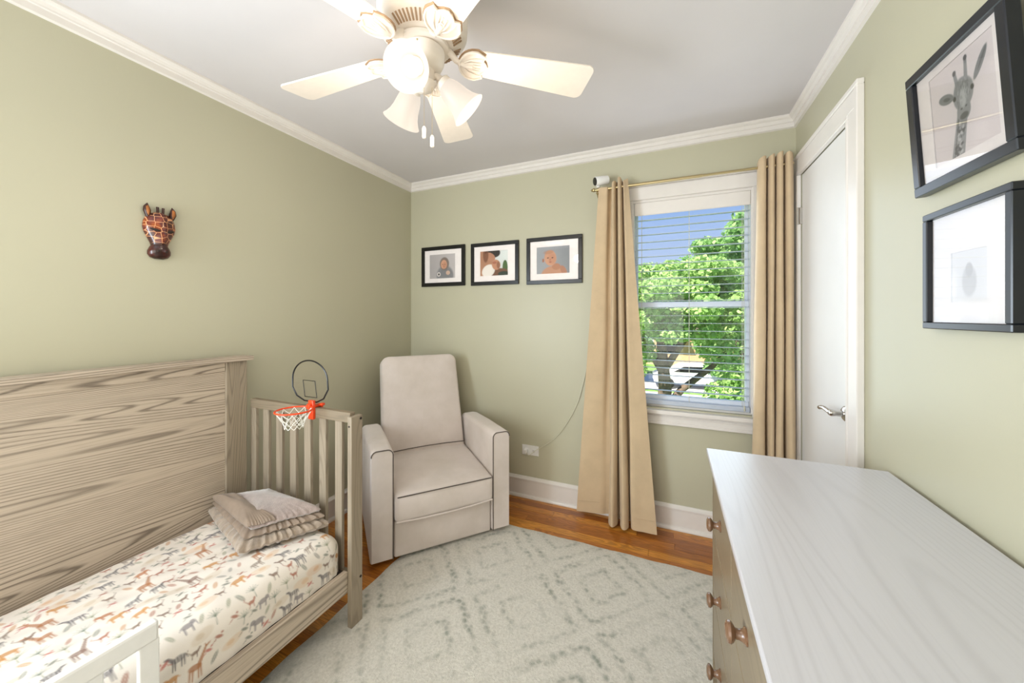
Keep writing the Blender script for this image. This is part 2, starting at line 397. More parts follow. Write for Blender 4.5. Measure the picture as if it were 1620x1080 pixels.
def sweep(prof, axis, a0, a1, m=None):
    """extrude a (depth, z) profile along an axis; returns vertices for walls"""
    pass
def mould(prof, p0, p1, nrm, miter0=0, miter1=0):
    """profile points (d, z): d out from the wall along nrm; swept from p0 to p1; miter: extra length per d"""
    p0 = Vector(p0); p1 = Vector(p1); nrm = Vector(nrm); t = (p1 - p0).normalized(); mb = MB(); n = len(prof)
    vs = [p0 + nrm * d + Vector((0, 0, z)) + t * (d * miter0) for d, z in prof] + [p1 + nrm * d + Vector((0, 0, z)) - t * (d * miter1) for d, z in prof]
    fs = [(i, (i + 1) % n, (i + 1) % n + n, i + n) for i in range(n)] + [tuple(range(n))[::-1], tuple(range(n, 2 * n))]
    return mb.add(vs, fs)
crown = [(0, RZ), (0.040, RZ), (0.040, RZ - 0.010), (0.034, RZ - 0.016), (0.026, RZ - 0.020), (0.020, RZ - 0.030), (0.019, RZ - 0.036), (0.012, RZ - 0.038), (0.012, RZ - 0.062), (0, RZ - 0.066)]
crown = [(d, z) for d, z in crown]
struct('trim_1', mould(crown, (0, 0, 0), (RX, 0, 0), (0, -1, 0), 1, 1), M['trim'])
struct('trim_2', mould(crown, (0, RY, 0), (0, 0, 0), (1, 0, 0), 1, 1), M['trim'])
struct('trim_3', mould(crown, (RX, RY, 0), (RX, 0, 0), (-1, 0, 0), 1, 1), M['trim'])
base = [(0, 0), (0.028, 0), (0.028, 0.008), (0.024, 0.017), (0.015, 0.022), (0.015, 0.122), (0.021, 0.126), (0.021, 0.134), (0.012, 0.142), (0.006, 0.150), (0, 0.150)]
struct('baseboard_back', mould(base, (0, 0, 0), (RX, 0, 0), (0, -1, 0), 1, 1), M['trim'])
struct('baseboard_left', mould(base, (0, RY, 0), (0, 0, 0), (1, 0, 0), 1, 1), M['trim'])
struct('baseboard_right', mould(base, (RX, RY, 0), (RX, -0.782, 0), (-1, 0, 0), 1, 0), M['trim'])
struct('baseboard_rear', mould(base, (0, RY, 0), (RX, RY, 0), (0, 1, 0), 1, 1), M['trim'])

# ------------------------------------------------------------------ window_1 (vinyl sash window in the back wall)
win = struct('window_1', MB().box(WX0, WX0 + .009, 0.001, T, WZ0 + .012, WZ1 - .018).box(WX1 - .009, WX1, 0.001, T, WZ0 + .012, WZ1 - .018).box(WX0, WX1, 0.001, T, WZ1 - .018, WZ1).box(WX0, WX1, 0.031, T, WZ0 - 0.01, WZ0 + .012), M['trim'])
b = MB()
for x0, x1 in ((1.715, WX0 + .004), (WX1 - .004, 2.547)):
    b.box(x0, x1, -0.016, 0.0, WZ0 - .005, WZ1 - .004, 0.003)
b.box(1.715, 2.547, -0.017, 0.0, WZ1 - .004, 2.155, 0.003); b.box(1.70, 2.562, -0.024, 0.0, 2.155, 2.172, 0.003)
part('window_casing', b, M['trim'], win)
b = MB().box(1.70, 2.56, -0.045, 0.03, 0.712, 0.738, 0.005, 2)
part('window_stool', b, M['trim'], win)
b = MB().box(1.715, 2.547, -0.018, 0.0, 0.655, 0.712).box(1.715, 2.547, -0.024, 0.0, 0.645, 0.665, 0.003).box(1.715, 2.547, -0.022, 0, 0.690, 0.7, 0.002)
part('window_apron', b, M['trim'], win)
fx0, fx1 = WX0 + .009, WX1 - .009
b = MB()
b.box(fx0, fx0 + .016, 0.086, 0.12, 0.757, 2.03, .002).box(fx1 - .016, fx1, 0.086, 0.12, 0.757, 2.03, .002).box(fx0, fx1, 0.086, 0.12, 2.03, 2.057, .002)
b.box(fx0 + .016, fx1 - .016, 0.087, 0.12, 1.385, 1.418, .002)
part('upper_sash', b, M['vinyl'], win)
b = MB().box(fx0, fx0 + .018, 0.05, 0.085, 0.815, 1.380, .002).box(fx1 - .018, fx1, 0.05, 0.085, 0.815, 1.380, .002).box(fx0, fx1, 0.05, 0.085, 1.38, 1.416, .003).box(fx0, fx1, 0.05, 0.085, 0.757, 0.815, .006)
part('lower_sash', b, M['vinyl'], win)
part('window_pane', MB().add([(fx0 + .01, .10, 1.40), (fx1 - .01, .10, 1.40), (fx1 - .01, .10, 2.04), (fx0 + .01, .10, 2.04)], [(0, 1, 2, 3)]), M['pane'], win)
part('window_pane', MB().add([(fx0 + .01, .067, .80), (fx1 - .01, .067, .80), (fx1 - .01, .067, 1.39), (fx0 + .01, .067, 1.39)], [(0, 1, 2, 3)]), M['pane'], win)

# ------------------------------------------------------------------ closet door (door_1)
door = struct('door_1', MB().box(RX + 0.004, RX + 0.04, DY0 + .004, DY1 - .004, 0.012, DZ - .004, .002), M['door'])
b = MB()
CW = 0.092
def casing_prof(y0, y1, z0, z1):
    b.box(RX - 0.018, RX, y0, y1, z0, z1, 0.002)
casing_prof(DY0 - CW + .02, DY0 - .010, 0.0, DZ + .012); casing_prof(DY1 + .010, -0.004, 0.0, DZ + .012); casing_prof(DY0 - CW + .02, -0.004, DZ + .012, 2.166)
b.box(RX - 0.024, RX, DY0 - CW - .006, DY0 - CW + .02, 0, 2.166, .003); b.box(RX - 0.024, RX, DY0 - CW - .006, -0.004, 2.166, 2.186, .003)
b.box(RX - 0.021, RX, DY0 - .010, DY0 + .006, 0, DZ - .006, .003).box(RX - 0.021, RX, DY1 - .006, DY1 + .010, 0, DZ - .006, .003).box(RX - 0.021, RX, DY0 - .010, DY1 + .010, DZ - .006, DZ + .012, .003)
part('door_casing', b, M['trim'], door)
for z in (1.86, 0.25):
    h = MB().box(RX - 0.010, RX + 0.006, DY1 - .012, DY1 + .010, z - .045, z + .045, .002)
    h.tube([(RX - .014, DY1 - .002, z - .047), (RX - .014, DY1 - .002, z + .047)], .006, 10)
    part('door_hinge', h, M['steel'], door)
Lz, Ly = 0.935, -0.62
lev = MB()
Rm = Matrix.Translation((RX + .004, Ly, Lz)) @ Matrix.Rotation(-PI / 2, 4, 'Y')
lev.lathe([(0.0, 0.014), (0.022, 0.012), (0.030, 0.006), (0.032, 0.0)][::-1], 24, Rm)
lev.lathe([(0.012, 0.0), (0.012, 0.035), (0.014, 0.048), (0.010, 0.056), (0, 0.058)], 16, Rm)
xs = RX - .045
lev.tube([(xs, Ly, Lz), (xs, Ly + .03, Lz + .002), (xs - .002, Ly + .06, Lz + .005), (xs - .004, Ly + .085, Lz + .003), (xs - .004, Ly + .105, Lz - .003), (xs + .004, Ly + .118, Lz - .004)], [.011, .010, .009, .0085, .009, .007], 12)
part('door_handle', lev, M['steel'], door)
part('strike_plate', MB().box(RX - 0.001, RX + .005, DY0 + .002, DY0 + .010, Lz - .05, Lz + .01), M['steel'], door)

# ------------------------------------------------------------------ window blind
bl = thing('window_blind', 'white horizontal slat blind lowered inside the window recess', 'blind', (2.131, 0.03, WZ0 + .012))
bx, by, bz = bl.location
hw = (fx1 - fx0) / 2 - .004
part('headrail', MB().box(-hw, hw, -0.022, 0.012, 1.985 - bz, 2.052 - bz, .002), M['trim'], bl)
part('valance', MB().box(-hw - .003, hw + .003, -0.034, -0.025, 1.972 - bz, 2.056 - bz, .004), M['trim'], bl)
sm_ = MB().box(-hw, hw, -0.020, 0.010, -0.0013, 0.0013)
sme = sm_.mesh('slat', M['slat'])
z = 1.945
while z > 0.83:
    o = part('slat', sme, None, bl); o.location = (0, 0, z - bz); o.rotation_euler = (0, 0, 0)
    z -= 0.0475
part('bottom_rail', MB().box(-hw, hw, -0.026, 0.014, 0.006, 0.034, .005, 2), M['slat'], bl)
for x in (-hw + .04, 0.0, hw - .035):
    for yy in (-0.022, 0.0115):
        part('ladder_cord', MB().tube([(x, yy, .02), (x, yy, 1.98 - bz)], .0009, 5), M['cord'], bl)
part('lift_cord', MB().tube([(hw - .028, -.03, .04), (hw - .03, -.029, .6), (hw - .027, -.029, 1.98 - bz)], .0012, 5).lathe([(.002, .0), (.005, .004), (.004, .03), (.001, .034)], 8, Matrix.Translation((hw - .028, -.03, .01))), M['cord'], bl)

# ------------------------------------------------------------------ curtain rod and curtains
rod = thing('curtain_rod', 'brass curtain rod on brackets above the window', 'curtain rod', (1.575, -0.10, 2.14))
rx, ry, rz_ = rod.location
part('rod', MB().tube([(0, 0, 0.004), (.62, 0, 0.004), (.621, 0, .004), (1.055, 0, 0.004)], [.0095, .0095, .0075, .0075], 16), M['brass'], rod)
for x in (0.015, 1.03):
    h = MB().box(x - .011, x + .011, 0.094, 0.1, -.11, .03, .002)
    h.tube([(x, .095, -.06), (x, .06, -.05), (x, .02, -.03), (x, 0.0, -.004)], .005, 8).box(x - .008, x + .008, -.010, .052, -.022, -.013, .002)
    part('rod_bracket', h, M['brass'], rod)
part('finial', MB().lathe([(0.008, 0), (.013, .004), (.013, .012), (.008, .016), (.010, .022), (0, .028)], 12, Matrix.Translation((0, 0, .006)) @ Matrix.Rotation(-PI / 2, 4, 'Y')), M['brass'], rod)

def smooth_poly(pts, n):
    """Catmull-Rom through points -> n samples"""
    P = [np.array(p, float) for p in pts]; P = [2 * P[0] - P[1]] + P + [2 * P[-1] - P[-2]]
    m = len(P) - 3; out = []
    for i in range(n):
        u = i / (n - 1) * m; k = min(int(u), m - 1); t = u - k
        p0, p1, p2, p3 = P[k:k + 4]
        out.append(0.5 * ((2 * p1) + (-p0 + p2) * t + (2 * p0 - 5 * p1 + 4 * p2 - p3) * t * t + (-p0 + 3 * p1 - 3 * p2 + p3) * t ** 3))
    return np.array(out)
def curtain(name, label, top, bot, z1, z0, topz=None, botz=None, nz=36, n=170, ease=1.0, mid=None):
    A = smooth_poly(top, n); B = smooth_poly(bot, n); vs = []; fs = []
    tz = np.interp(np.linspace(0, 1, n), np.linspace(0, 1, len(topz)), topz) if topz else np.zeros(n)
    qz = np.interp(np.linspace(0, 1, n), np.linspace(0, 1, len(botz)), botz) if botz else np.zeros(n)
    ox, oy = (A[:, 0].min() + A[:, 0].max()) / 2, -0.1
    for th, off in ((0, 0.0), (1, 0.0016)):
        for j in range(nz + 1):
            t = j / nz; e = t ** ease
            for i in range(n):
                p = A[i] * (1 - e) + B[i] * e
                q0 = A[max(i - 1, 0)] * (1 - e) + B[max(i - 1, 0)] * e; q1 = A[min(i + 1, n - 1)] * (1 - e) + B[min(i + 1, n - 1)] * e
                d = q1 - q0; L = np.hypot(*d) + 1e-9; nx, ny = -d[1] / L, d[0] / L
                w = 0.0035 * math.sin(i * .21 + j * .35) * t
                vs.append((p[0] + nx * (off + w) - ox, p[1] + ny * (off + w) - oy, (z1 + tz[i]) * (1 - t) + (z0 + qz[i]) * t))
    S = (nz + 1) * n
    for j in range(nz):
        for i in range(n - 1):
            a = j * n + i; fs.append((a, a + n, a + n + 1, a + 1)); fs.append((a + S, a + 1 + S, a + n + 1 + S, a + n + S))
    for i in range(n - 1):
        fs.append((i, i + 1, i + 1 + S, i + S)); a = nz * n + i; fs.append((a, a + S, a + 1 + S, a + 1))
    for j in range(nz):
        for i in (0, n - 1):
            a = j * n + i; fs.append((a, a + S, a + n + S, a + n))
    o = bpy.data.objects.new(name, MB().add(vs, fs, True).mesh(name, M['curtain'])); COL.objects.link(o); o.location = (ox, oy, 0)
    tag(o, label, 'curtain')
    # stitched hem band
    hem = MB(); hb = []
    for i in range(0, n, 2):
        t = 0.965; p = A[i] * (1 - t) + B[i] * t
        hb.append((p[0] - ox, p[1] - oy - 0.001, (z1 + tz[i]) * (1 - t) + (z0 + qz[i]) * t))
    part('hem_stitch', hem.tube(hb, 0.0013, 4), M['curtain'], o)
    return o
top = [(1.600, -.112), (1.625, -.118), (1.655, -.116), (1.664, -.085), (1.678, -.078), (1.684, -.125), (1.694, -.142), (1.705, -.125), (1.708, -.080), (1.716, -.078), (1.720, -.125), (1.730, -.145), (1.741, -.125), (1.744, -.085), (1.749, -.100), (1.757, -.135), (1.768, -.120), (1.780, -.105)]
bot = [(1.450, -.090), (1.52, -.085), (1.600, -.070), (1.640, -.052), (1.668, -.060), (1.668, -.135), (1.694, -.185), (1.722, -.140), (1.716, -.065), (1.732, -.065), (1.734, -.135), (1.760, -.180), (1.788, -.140), (1.782, -.070), (1.800, -.080), (1.812, -.160), (1.88, -.165), (1.952, -.158)]
curtain('curtain', 'beige pleated curtain flaring to the floor left of the window', top, bot, 2.17, 0.022,
        topz=[-.018, -.02, -.015, 0, .012, .02, .025, .012, .0, .02], botz=[0, 0.006, .004, 0, -.004, 0, -.004, 0, 0, 0])
top = [(2.467, -.085), (2.470, -.118), (2.487, -.134), (2.503, -.120), (2.505, -.080), (2.513, -.080), (2.516, -.122), (2.528, -.138), (2.541, -.122), (2.543, -.080), (2.549, -.080), (2.552, -.124), (2.566, -.138), (2.579, -.122), (2.582, -.080), (2.588, -.082), (2.592, -.125), (2.606, -.134), (2.622, -.118), (2.632, -.085)]
bot = [(2.436, -.075), (2.438, -.110), (2.468, -.132), (2.497, -.120), (2.499, -.065), (2.507, -.065), (2.510, -.120), (2.522, -.138), (2.536, -.120), (2.538, -.065), (2.545, -.065), (2.548, -.122), (2.566, -.140), (2.583, -.122), (2.586, -.068), (2.592, -.070), (2.596, -.125), (2.616, -.140), (2.634, -.120), (2.640, -.085)]
curtain('curtain', 'straight beige pleated curtain between the window and the closet door', top, bot, 2.195, 0.022,
        topz=[-.02, 0, .004, -.004, .01, 0, .012, 0, .005, -.01])

# ------------------------------------------------------------------ print painting on fine coloured grids
class Canvas:
    def __init__(s, w, h, res, bg):
        s.nx = int(round(w / res)) + 1; s.ny = int(round(h / res)) + 1; s.w = w; s.h = h
        s.X, s.Y = np.meshgrid(np.linspace(0, w, s.nx), np.linspace(0, h, s.ny)); s.C = np.ones((s.ny, s.nx, 3)) * np.array(lin(bg)); s.res = res
    def put(s, mask, col, a=1.0):
        m = (np.clip(mask, 0, 1) * a)[..., None]; s.C = s.C * (1 - m) + np.array(lin(col)) * m
    def win(s, cx, cy, r):
        i0 = max(int((cy - r) / s.res), 0); i1 = min(int((cy + r) / s.res) + 2, s.ny); j0 = max(int((cx - r) / s.res), 0); j1 = min(int((cx + r) / s.res) + 2, s.nx)
        return slice(i0, i1), slice(j0, j1)
    def ell(s, cx, cy, rx, ry, col, ang=0.0, a=1.0, soft=0.15):
        R = max(rx, ry) * (1.2 + soft) + s.res * 2; I, J = s.win(cx, cy, R)
        if I.start >= I.stop or J.start >= J.stop: return
        dx = s.X[I, J] - cx; dy = s.Y[I, J] - cy; c, n = math.cos(ang), math.sin(ang)
        u = (dx * c + dy * n) / rx; v = (-dx * n + dy * c) / ry; d = np.sqrt(u * u + v * v)
        sf = max(soft, s.res / min(rx, ry)); m = (np.clip((1 + sf / 2 - d) / sf, 0, 1) * a)[..., None]
        s.C[I, J] = s.C[I, J] * (1 - m) + np.array(lin(col)) * m
    def seg(s, x0, y0, x1, y1, r, col, a=1.0, r1=None):
        r1 = r if r1 is None else r1; cx, cy = (x0 + x1) / 2, (y0 + y1) / 2; R = math.hypot(x1 - x0, y1 - y0) / 2 + max(r, r1) + s.res * 2; I, J = s.win(cx, cy, R)
        if I.start >= I.stop or J.start >= J.stop: return
        X, Y = s.X[I, J], s.Y[I, J]; dx, dy = x1 - x0, y1 - y0; t = np.clip(((X - x0) * dx + (Y - y0) * dy) / (dx * dx + dy * dy + 1e-12), 0, 1)
        d = np.hypot(X - x0 - t * dx, Y - y0 - t * dy); rr = r + (r1 - r) * t
        m = (np.clip((rr - d) / s.res + 0.5, 0, 1) * a)[..., None]; s.C[I, J] = s.C[I, J] * (1 - m) + np.array(lin(col)) * m
def set_cols(me, C):
    at = me.color_attributes.new('Col', 'FLOAT_COLOR', 'POINT'); n = C.shape[0] * C.shape[1]
    buf = np.ones((n, 4), np.float32); buf[:, :3] = C.reshape(n, 3); at.data.foreach_set('color', buf.ravel())
def grid_mesh(name, P, C, mat, smooth=True):
    ny, nx = P.shape[:2]; me = bpy.data.meshes.new(name)
    idx = np.arange(ny * nx).reshape(ny, nx); q = np.stack([idx[:-1, :-1], idx[:-1, 1:], idx[1:, 1:], idx[1:, :-1]], -1).reshape(-1, 4)
    me.vertices.add(ny * nx); me.vertices.foreach_set('co', P.reshape(-1).astype(np.float32))
    me.loops.add(q.size); me.loops.foreach_set('vertex_index', q.ravel().astype(np.int32))
    me.polygons.add(len(q)); me.polygons.foreach_set('loop_start', np.arange(0, q.size, 4, dtype=np.int32)); me.polygons.foreach_set('loop_total', np.full(len(q), 4, dtype=np.int32))
    me.polygons.foreach_set('use_smooth', np.full(len(q), smooth)); me.update(calc_edges=True); me.validate()
    set_cols(me, C); me.materials.append(mat); return me

# ------------------------------------------------------------------ bed (toddler bed made from a crib)
bed = thing('toddler_bed', 'grey-washed oak toddler bed with solid tall back and slatted end against the green wall', 'bed', (0.0, 0.0, 0.0))
HY1, HY0 = -1.345, -2.76            # headboard span
b = MB().box(0.060, 0.082, HY0 + .08, -1.449, 0.16, 1.085)
part('back_panel', b, M['oak'], bed)
part('panel_rail', MB().box(0.055, 0.0885, HY0 + .08, -1.4515, 1.064, 1.106, .0015), M['oak'], bed)
part('panel_rail', MB().box(0.055, 0.0885, HY0 + .08, -1.4515, 0.13, 0.23, .0015), M['oak'], bed)
for y0, y1 in ((-1.450, -1.358), (HY0 + .01, HY0 + .085)):
    o = part('back_post', MB().box(0.035, 0.094, y0, y1, 0.0, 1.106, .003, 2), M['oak_z'], bed)
part('cap_rail', MB().box(0.022, 0.112, HY0 - .01, -1.336, 1.106, 1.128, .003, 2), M['oak'], bed)
def end_panel(yc, s):
    part('end_rail', MB().box(0.094, 0.772, yc - .013, yc + .016, 0.868, 0.912, .003, 2), M['oak_x'], bed)
    part('end_rail', MB().box(0.094, 0.772, yc - .013, yc + .014, 0.16, 0.225, .003, 2), M['oak_x'], bed)
    for k in range(7):
        xc = 0.104 + k * 0.0985
        part('end_slat', MB().box(xc - .021, xc + .021, yc - .006, yc + .010, 0.22, 0.872, .002), M['oak_z'], bed)
    part('front_post', MB().box(0.776, 0.800, yc - .030, yc + .030, 0.0125, 0.900, .003, 2), M['oak_z'], bed)
    part('front_post', MB().box(0.754, 0.776, yc + .004, yc + .028, 0.0125, 0.868, .002), M['oak_z'], bed)
end_panel(-1.330, 1); end_panel(-2.73, -1)
part('side_rail', MB().box(0.757, 0.779, -2.70, -1.36, 0.160, 0.250, .003, 2), M['oak'], bed)
for (px, py, pz) in ((.8002, -1.310, .885), (.8002, -1.312, .205)):
    part('bolt', MB().lathe([(0, .0015), (.0055, .0015), (.0055, -.002)], 12, Matrix.Translation((px, py, pz)) @ Matrix.Rotation(PI / 2, 4, 'Y')), M['dark'], bed)
part('bolt', MB().lathe([(0, .0015), (.004, .0015), (.004, -.002)], 10, Matrix.Translation((.787, -1.3602, .86)) @ Matrix.Rotation(PI / 2, 4, 'X')), M['dark'], bed)
part('mattress_support', MB().box(0.096, 0.755, -2.70, -1.355, 0.215, 0.240), M['dark'], bed)

# mattress with printed fitted sheet
MX0, MX1, MY0, MY1, MZ, MD = 0.098, 0.752, -2.70, -1.352, 0.402, 0.155
r_ = 0.062; ext = MD - r_ + r_ * PI / 2 + 0.0
Wf = (MX1 - MX0 - 2 * r_) + 2 * ext; Hf = (MY1 - MY0 - 2 * r_) + 2 * ext
cv = Canvas(Wf, Hf, 0.003, '#e9e0d5')
rg = random.Random(11)
COLS = ['#b9754a', '#8a7768', '#6f6a6c', '#8f9379', '#a65e44', '#c98f4e', '#7a7f74', '#9a8272', '#5f5450']
def motif(kind, x, y, s, col, flip):
    """up is -x (towards the headboard), along is y"""
    def E(a, bb, rx, ry, an=0.0, al=.8, c=None): cv.ell(x - bb * s, y + a * s * flip, ry * s, rx * s, c or col, -an * flip, al, 0.25)
    def L(a0, b0, a1, b1, r, r1=None, al=.8, c=None): cv.seg(x - b0 * s, y + a0 * s * flip, x - b1 * s, y + a1 * s * flip, r * s, c or col, al, (r1 if r1 is not None else r) * s)
    if kind == 0:      # giraffe
        E(0, .42, .2, .11, .3); L(.13, .48, .33, .92, .07, .035); E(.39, .93, .08, .035, -.4); L(-.14, .38, -.17, 0, .035, .02); L(-.06, .36, -.08, 0, .03, .02); L(.1, .4, .1, 0, .035, .02); L(.16, .42, .19, 0, .03, .02); L(.32, .93, .3, 1.0, .015)
    elif kind == 1:    # zebra / antelope
        E(0, .42, .27, .13); L(.2, .46, .36, .66, .08, .05); E(.42, .66, .09, .05, -.5); L(-.2, .36, -.22, 0, .04, .02); L(-.1, .34, -.1, 0, .035, .02); L(.14, .36, .14, 0, .04, .02); L(.22, .36, .24, 0, .035, .02); L(-.26, .46, -.34, .25, .02)
        for k in range(5): L(-.16 + k * .08, .52, -.14 + k * .08, .32, .012, c='#efe9e0', al=.5)
    elif kind == 2:    # leaf
        E(0, .4, .13, .34, .5, .65); L(-.17, .05, .17, .75, .012, c='#e9e2d6', al=.5)
    elif kind == 3:    # palm fronds
        for k in range(7):
            an = .35 + k * .4; L(0, .3, math.cos(an) * .42, .3 + math.sin(an) * .36, .035, .008, .6)
        L(0, .3, -.04, -.1, .02, .03, .6)
    elif kind == 4:    # lion / elephant
        E(0, .4, .3, .17); E(.3, .5, .14, .14); L(-.2, .3, -.2, 0, .055, .045); L(.18, .3, .18, 0, .055, .045); L(-.28, .45, -.4, .3, .02); L(.4, .45, .47, .15, .035, .02)
    elif kind == 5:    # bird
        E(0, .35, .26, .11, .5); E(.2, .52, .08, .07); L(-.2, .25, -.42, .1, .04, .01)
    elif kind == 6:    # soft watercolour blot
        E(0, .3, .5, .24, .2, .34); E(.1, .32, .18, .12, 0, .5)
    elif kind == 7:    # monkey, long tail
        E(0, .35, .18, .1); L(.15, .38, .24, .5, .05, .06); L(-.17, .38, -.36, .6, .025, .012); L(-.1, .3, -.14, .05, .03, .02); L(.1, .3, .12, .05, .03, .02); L(-.36, .6, -.3, .72, .012)
placed = []
for t in range(9000):
    x, y = rg.uniform(0, Wf), rg.uniform(0, Hf); k = rg.choice([0, 0, 1, 1, 2, 2, 2, 3, 3, 4, 5, 5, 6, 6, 7, 7])
    s = {0: .088, 1: .062, 2: .046, 3: .058, 4: .056, 5: .042, 6: .07, 7: .056}[k] * rg.uniform(.85, 1.1); R = s * .31
    if any((x - s * .4 - a) ** 2 + (y - b2) ** 2 < (R + c2) ** 2 for a, b2, c2 in placed): continue
    placed.append((x - s * .4, y, R))
    c = {0: rg.choice(['#b0774f', '#8b6f63', '#6d6063']), 1: rg.choice(['#6f6a6c', '#8a7768', '#5f5a5e']), 2: rg.choice(['#8f9379', '#7a7f74', '#a65e44', '#c28a54', '#8d8a86']), 3: rg.choice(['#8f9379', '#7f8a7c']), 4: rg.choice(['#c98f4e', '#8d8688', '#b9754a']), 5: rg.choice(['#a65e44', '#c0655a', '#7a7f74']), 6: rg.choice(['#d9a877', '#dcb58a', '#c9b59a']), 7: rg.choice(['#7b5f4f', '#a65e44'])}[k]
    motif(k, x, y, s, c, rg.choice([1, -1]))
ax = cv.X - Wf / 2; ay = cv.Y - Hf / 2; hx = (MX1 - MX0) / 2 - r_; hy = (MY1 - MY0) / 2 - r_
qx = np.maximum(np.abs(ax) - hx, 0) * np.sign(ax); qy = np.maximum(np.abs(ay) - hy, 0) * np.sign(ay); e_ = np.hypot(qx, qy)
ex = np.minimum(e_, ext); sf = np.where(e_ > 1e-9, 1 / np.maximum(e_, 1e-9), 0)
arc = np.minimum(ex, r_ * PI / 2); out = r_ * np.sin(arc / r_); dn = r_ * (1 - np.cos(arc / r_)) + np.maximum(ex - r_ * PI / 2, 0)
PX = np.clip(ax, -hx, hx) + qx * sf * out; PY = np.clip(ay, -hy, hy) + qy * sf * out
inside = np.clip(1 - (np.maximum(np.abs(ax) / (hx + r_), np.abs(ay) / (hy + r_))) ** 6, 0, 1)
wr_ = 0.0022 * np.sin(ax * 23 + ay * 31 + 1.7 * np.sin(ay * 7)) * np.sin(ay * 11 - ax * 5) + 0.0014 * np.sin(ax * 61 - ay * 37 + 2 * np.sin(ax * 13))
rip = 0.0015 * np.sin(ay * 70 + 9 * ax) * np.clip(dn / MD, 0, 1)
PZ = MZ - dn + wr_ * inside + 0.010 * inside; PX = PX + rip * np.sign(ax) * (np.abs(qx) > 0) + 0.012 * np.sin(np.clip(dn / MD, 0, 1) * PI) * sf * qx * 0
P3 = np.stack([PX + (MX0 + MX1) / 2, PY + (MY0 + MY1) / 2, PZ], -1)
cx_, cy_, cz_ = (MX0 + MX1) / 2, (MY0 + MY1) / 2, MZ - MD
me = grid_mesh('mattress', P3 - np.array([cx_, cy_, cz_]), cv.C, M['print'])
mt = bpy.data.objects.new('mattress', me); COL.objects.link(mt); mt.location = (cx_, cy_, cz_)
tag(mt, 'toddler mattress in a white fitted sheet printed with safari animals and leaves', 'mattress')
part('mattress_core', MB().box(MX0 + .012 - cx_, MX1 - .012 - cx_, MY0 + .012 - cy_, MY1 - .012 - cy_, 0, MD - .02, .03, 3), M['white_plastic'], mt)

# white clip-on guard rail in front of the mattress
gr = thing('bed_guard_rail', 'white wooden guard rail panel standing along the front edge of the bed', 'bed rail', (0.795, -2.34, 0.165))
gx, gy, gz = gr.location
def G(x0, x1, y0, y1, z0, z1, bv=.004): return MB().box(x0 - gx, x1 - gx, y0 - gy, y1 - gy, z0 - gz, z1 - gz, bv, 2)
part('top_rail', G(.783, .807, -2.69, -1.985, .487, .538, .007), M['white_plastic'], gr)
part('bottom_rail', G(.785, .805, -2.68, -1.99, .255, .30), M['white_plastic'], gr)
for yc in (-2.003, -2.115, -2.225, -2.335, -2.445, -2.555, -2.67):
    w = .020 if yc in (-2.003, -2.67) else .030
    part('guard_slat', G(.786, .804, yc - w, yc + w, .165 if yc in (-2.003, -2.67) else .30, .49, .003), M['white_plastic'], gr)

# folded plush blanket with satin edge
bk = thing('folded_blanket', 'folded taupe plush blanket with satin border lying on the mattress', 'blanket', (0.385, -1.488, 0.408), math.radians(0))
def blob_layer(quad, z0, z1, n=44, ruffle=0.0, dome=0.012, seed=1, pw=5.0, droop=0.0):
    """soft slab over a bilinear quad (x,y corners), bulging and ruffled at its rim"""
    rnd = np.random.RandomState(seed); ph = rnd.uniform(0, 6, 6)
    U, V = np.meshgrid(np.linspace(-1, 1, n), np.linspace(-1, 1, n))
    r = np.maximum(abs(U), abs(V)); q = [np.array(c) for c in quad]
    out = []
    for sgn in (1, -1):
        u = (U + 1) / 2; v = (V + 1) / 2
        X = q[0][0] * (1 - u) * (1 - v) + q[1][0] * u * (1 - v) + q[2][0] * u * v + q[3][0] * (1 - u) * v
        Y = q[0][1] * (1 - u) * (1 - v) + q[1][1] * u * (1 - v) + q[2][1] * u * v + q[3][1] * (1 - u) * v
        h = (1 - r ** pw) ** .5
        an = np.arctan2(V, U)
        rf = ruffle * r ** 4 * (np.sin(an * 34 + ph[0]) * .6 + np.sin(an * 57 + ph[1]) * .4)
        mid = (z0 + z1) / 2; Z = mid + sgn * h * (z1 - z0) / 2 + (sgn > 0) * dome * (1 - r ** 2) + rf + 0.003 * np.sin(5 * U + ph[2]) * np.sin(4 * V + ph[3]) - droop * r ** 6
        cxm, cym = X.mean(), Y.mean(); k = 1 + (rf / max(abs(z1 - z0), .01)) * .12
        out.append(np.stack([cxm + (X - cxm) * k, cym + (Y - cym) * k, Z], -1))
    mb = MB()
    for s_, P in enumerate(out):
        idx = np.arange(n * n).reshape(n, n); fs = []
        for a, bq, c, d in zip(idx[:-1, :-1].ravel(), idx[:-1, 1:].ravel(), idx[1:, 1:].ravel(), idx[1:, :-1].ravel()):
            fs.append((a, bq, c, d) if s_ == 0 else (a, d, c, bq))
        mb.add([tuple(p) for p in P.reshape(-1, 3)], fs, True)
    return mb
ox, oy = 0.40, -1.50
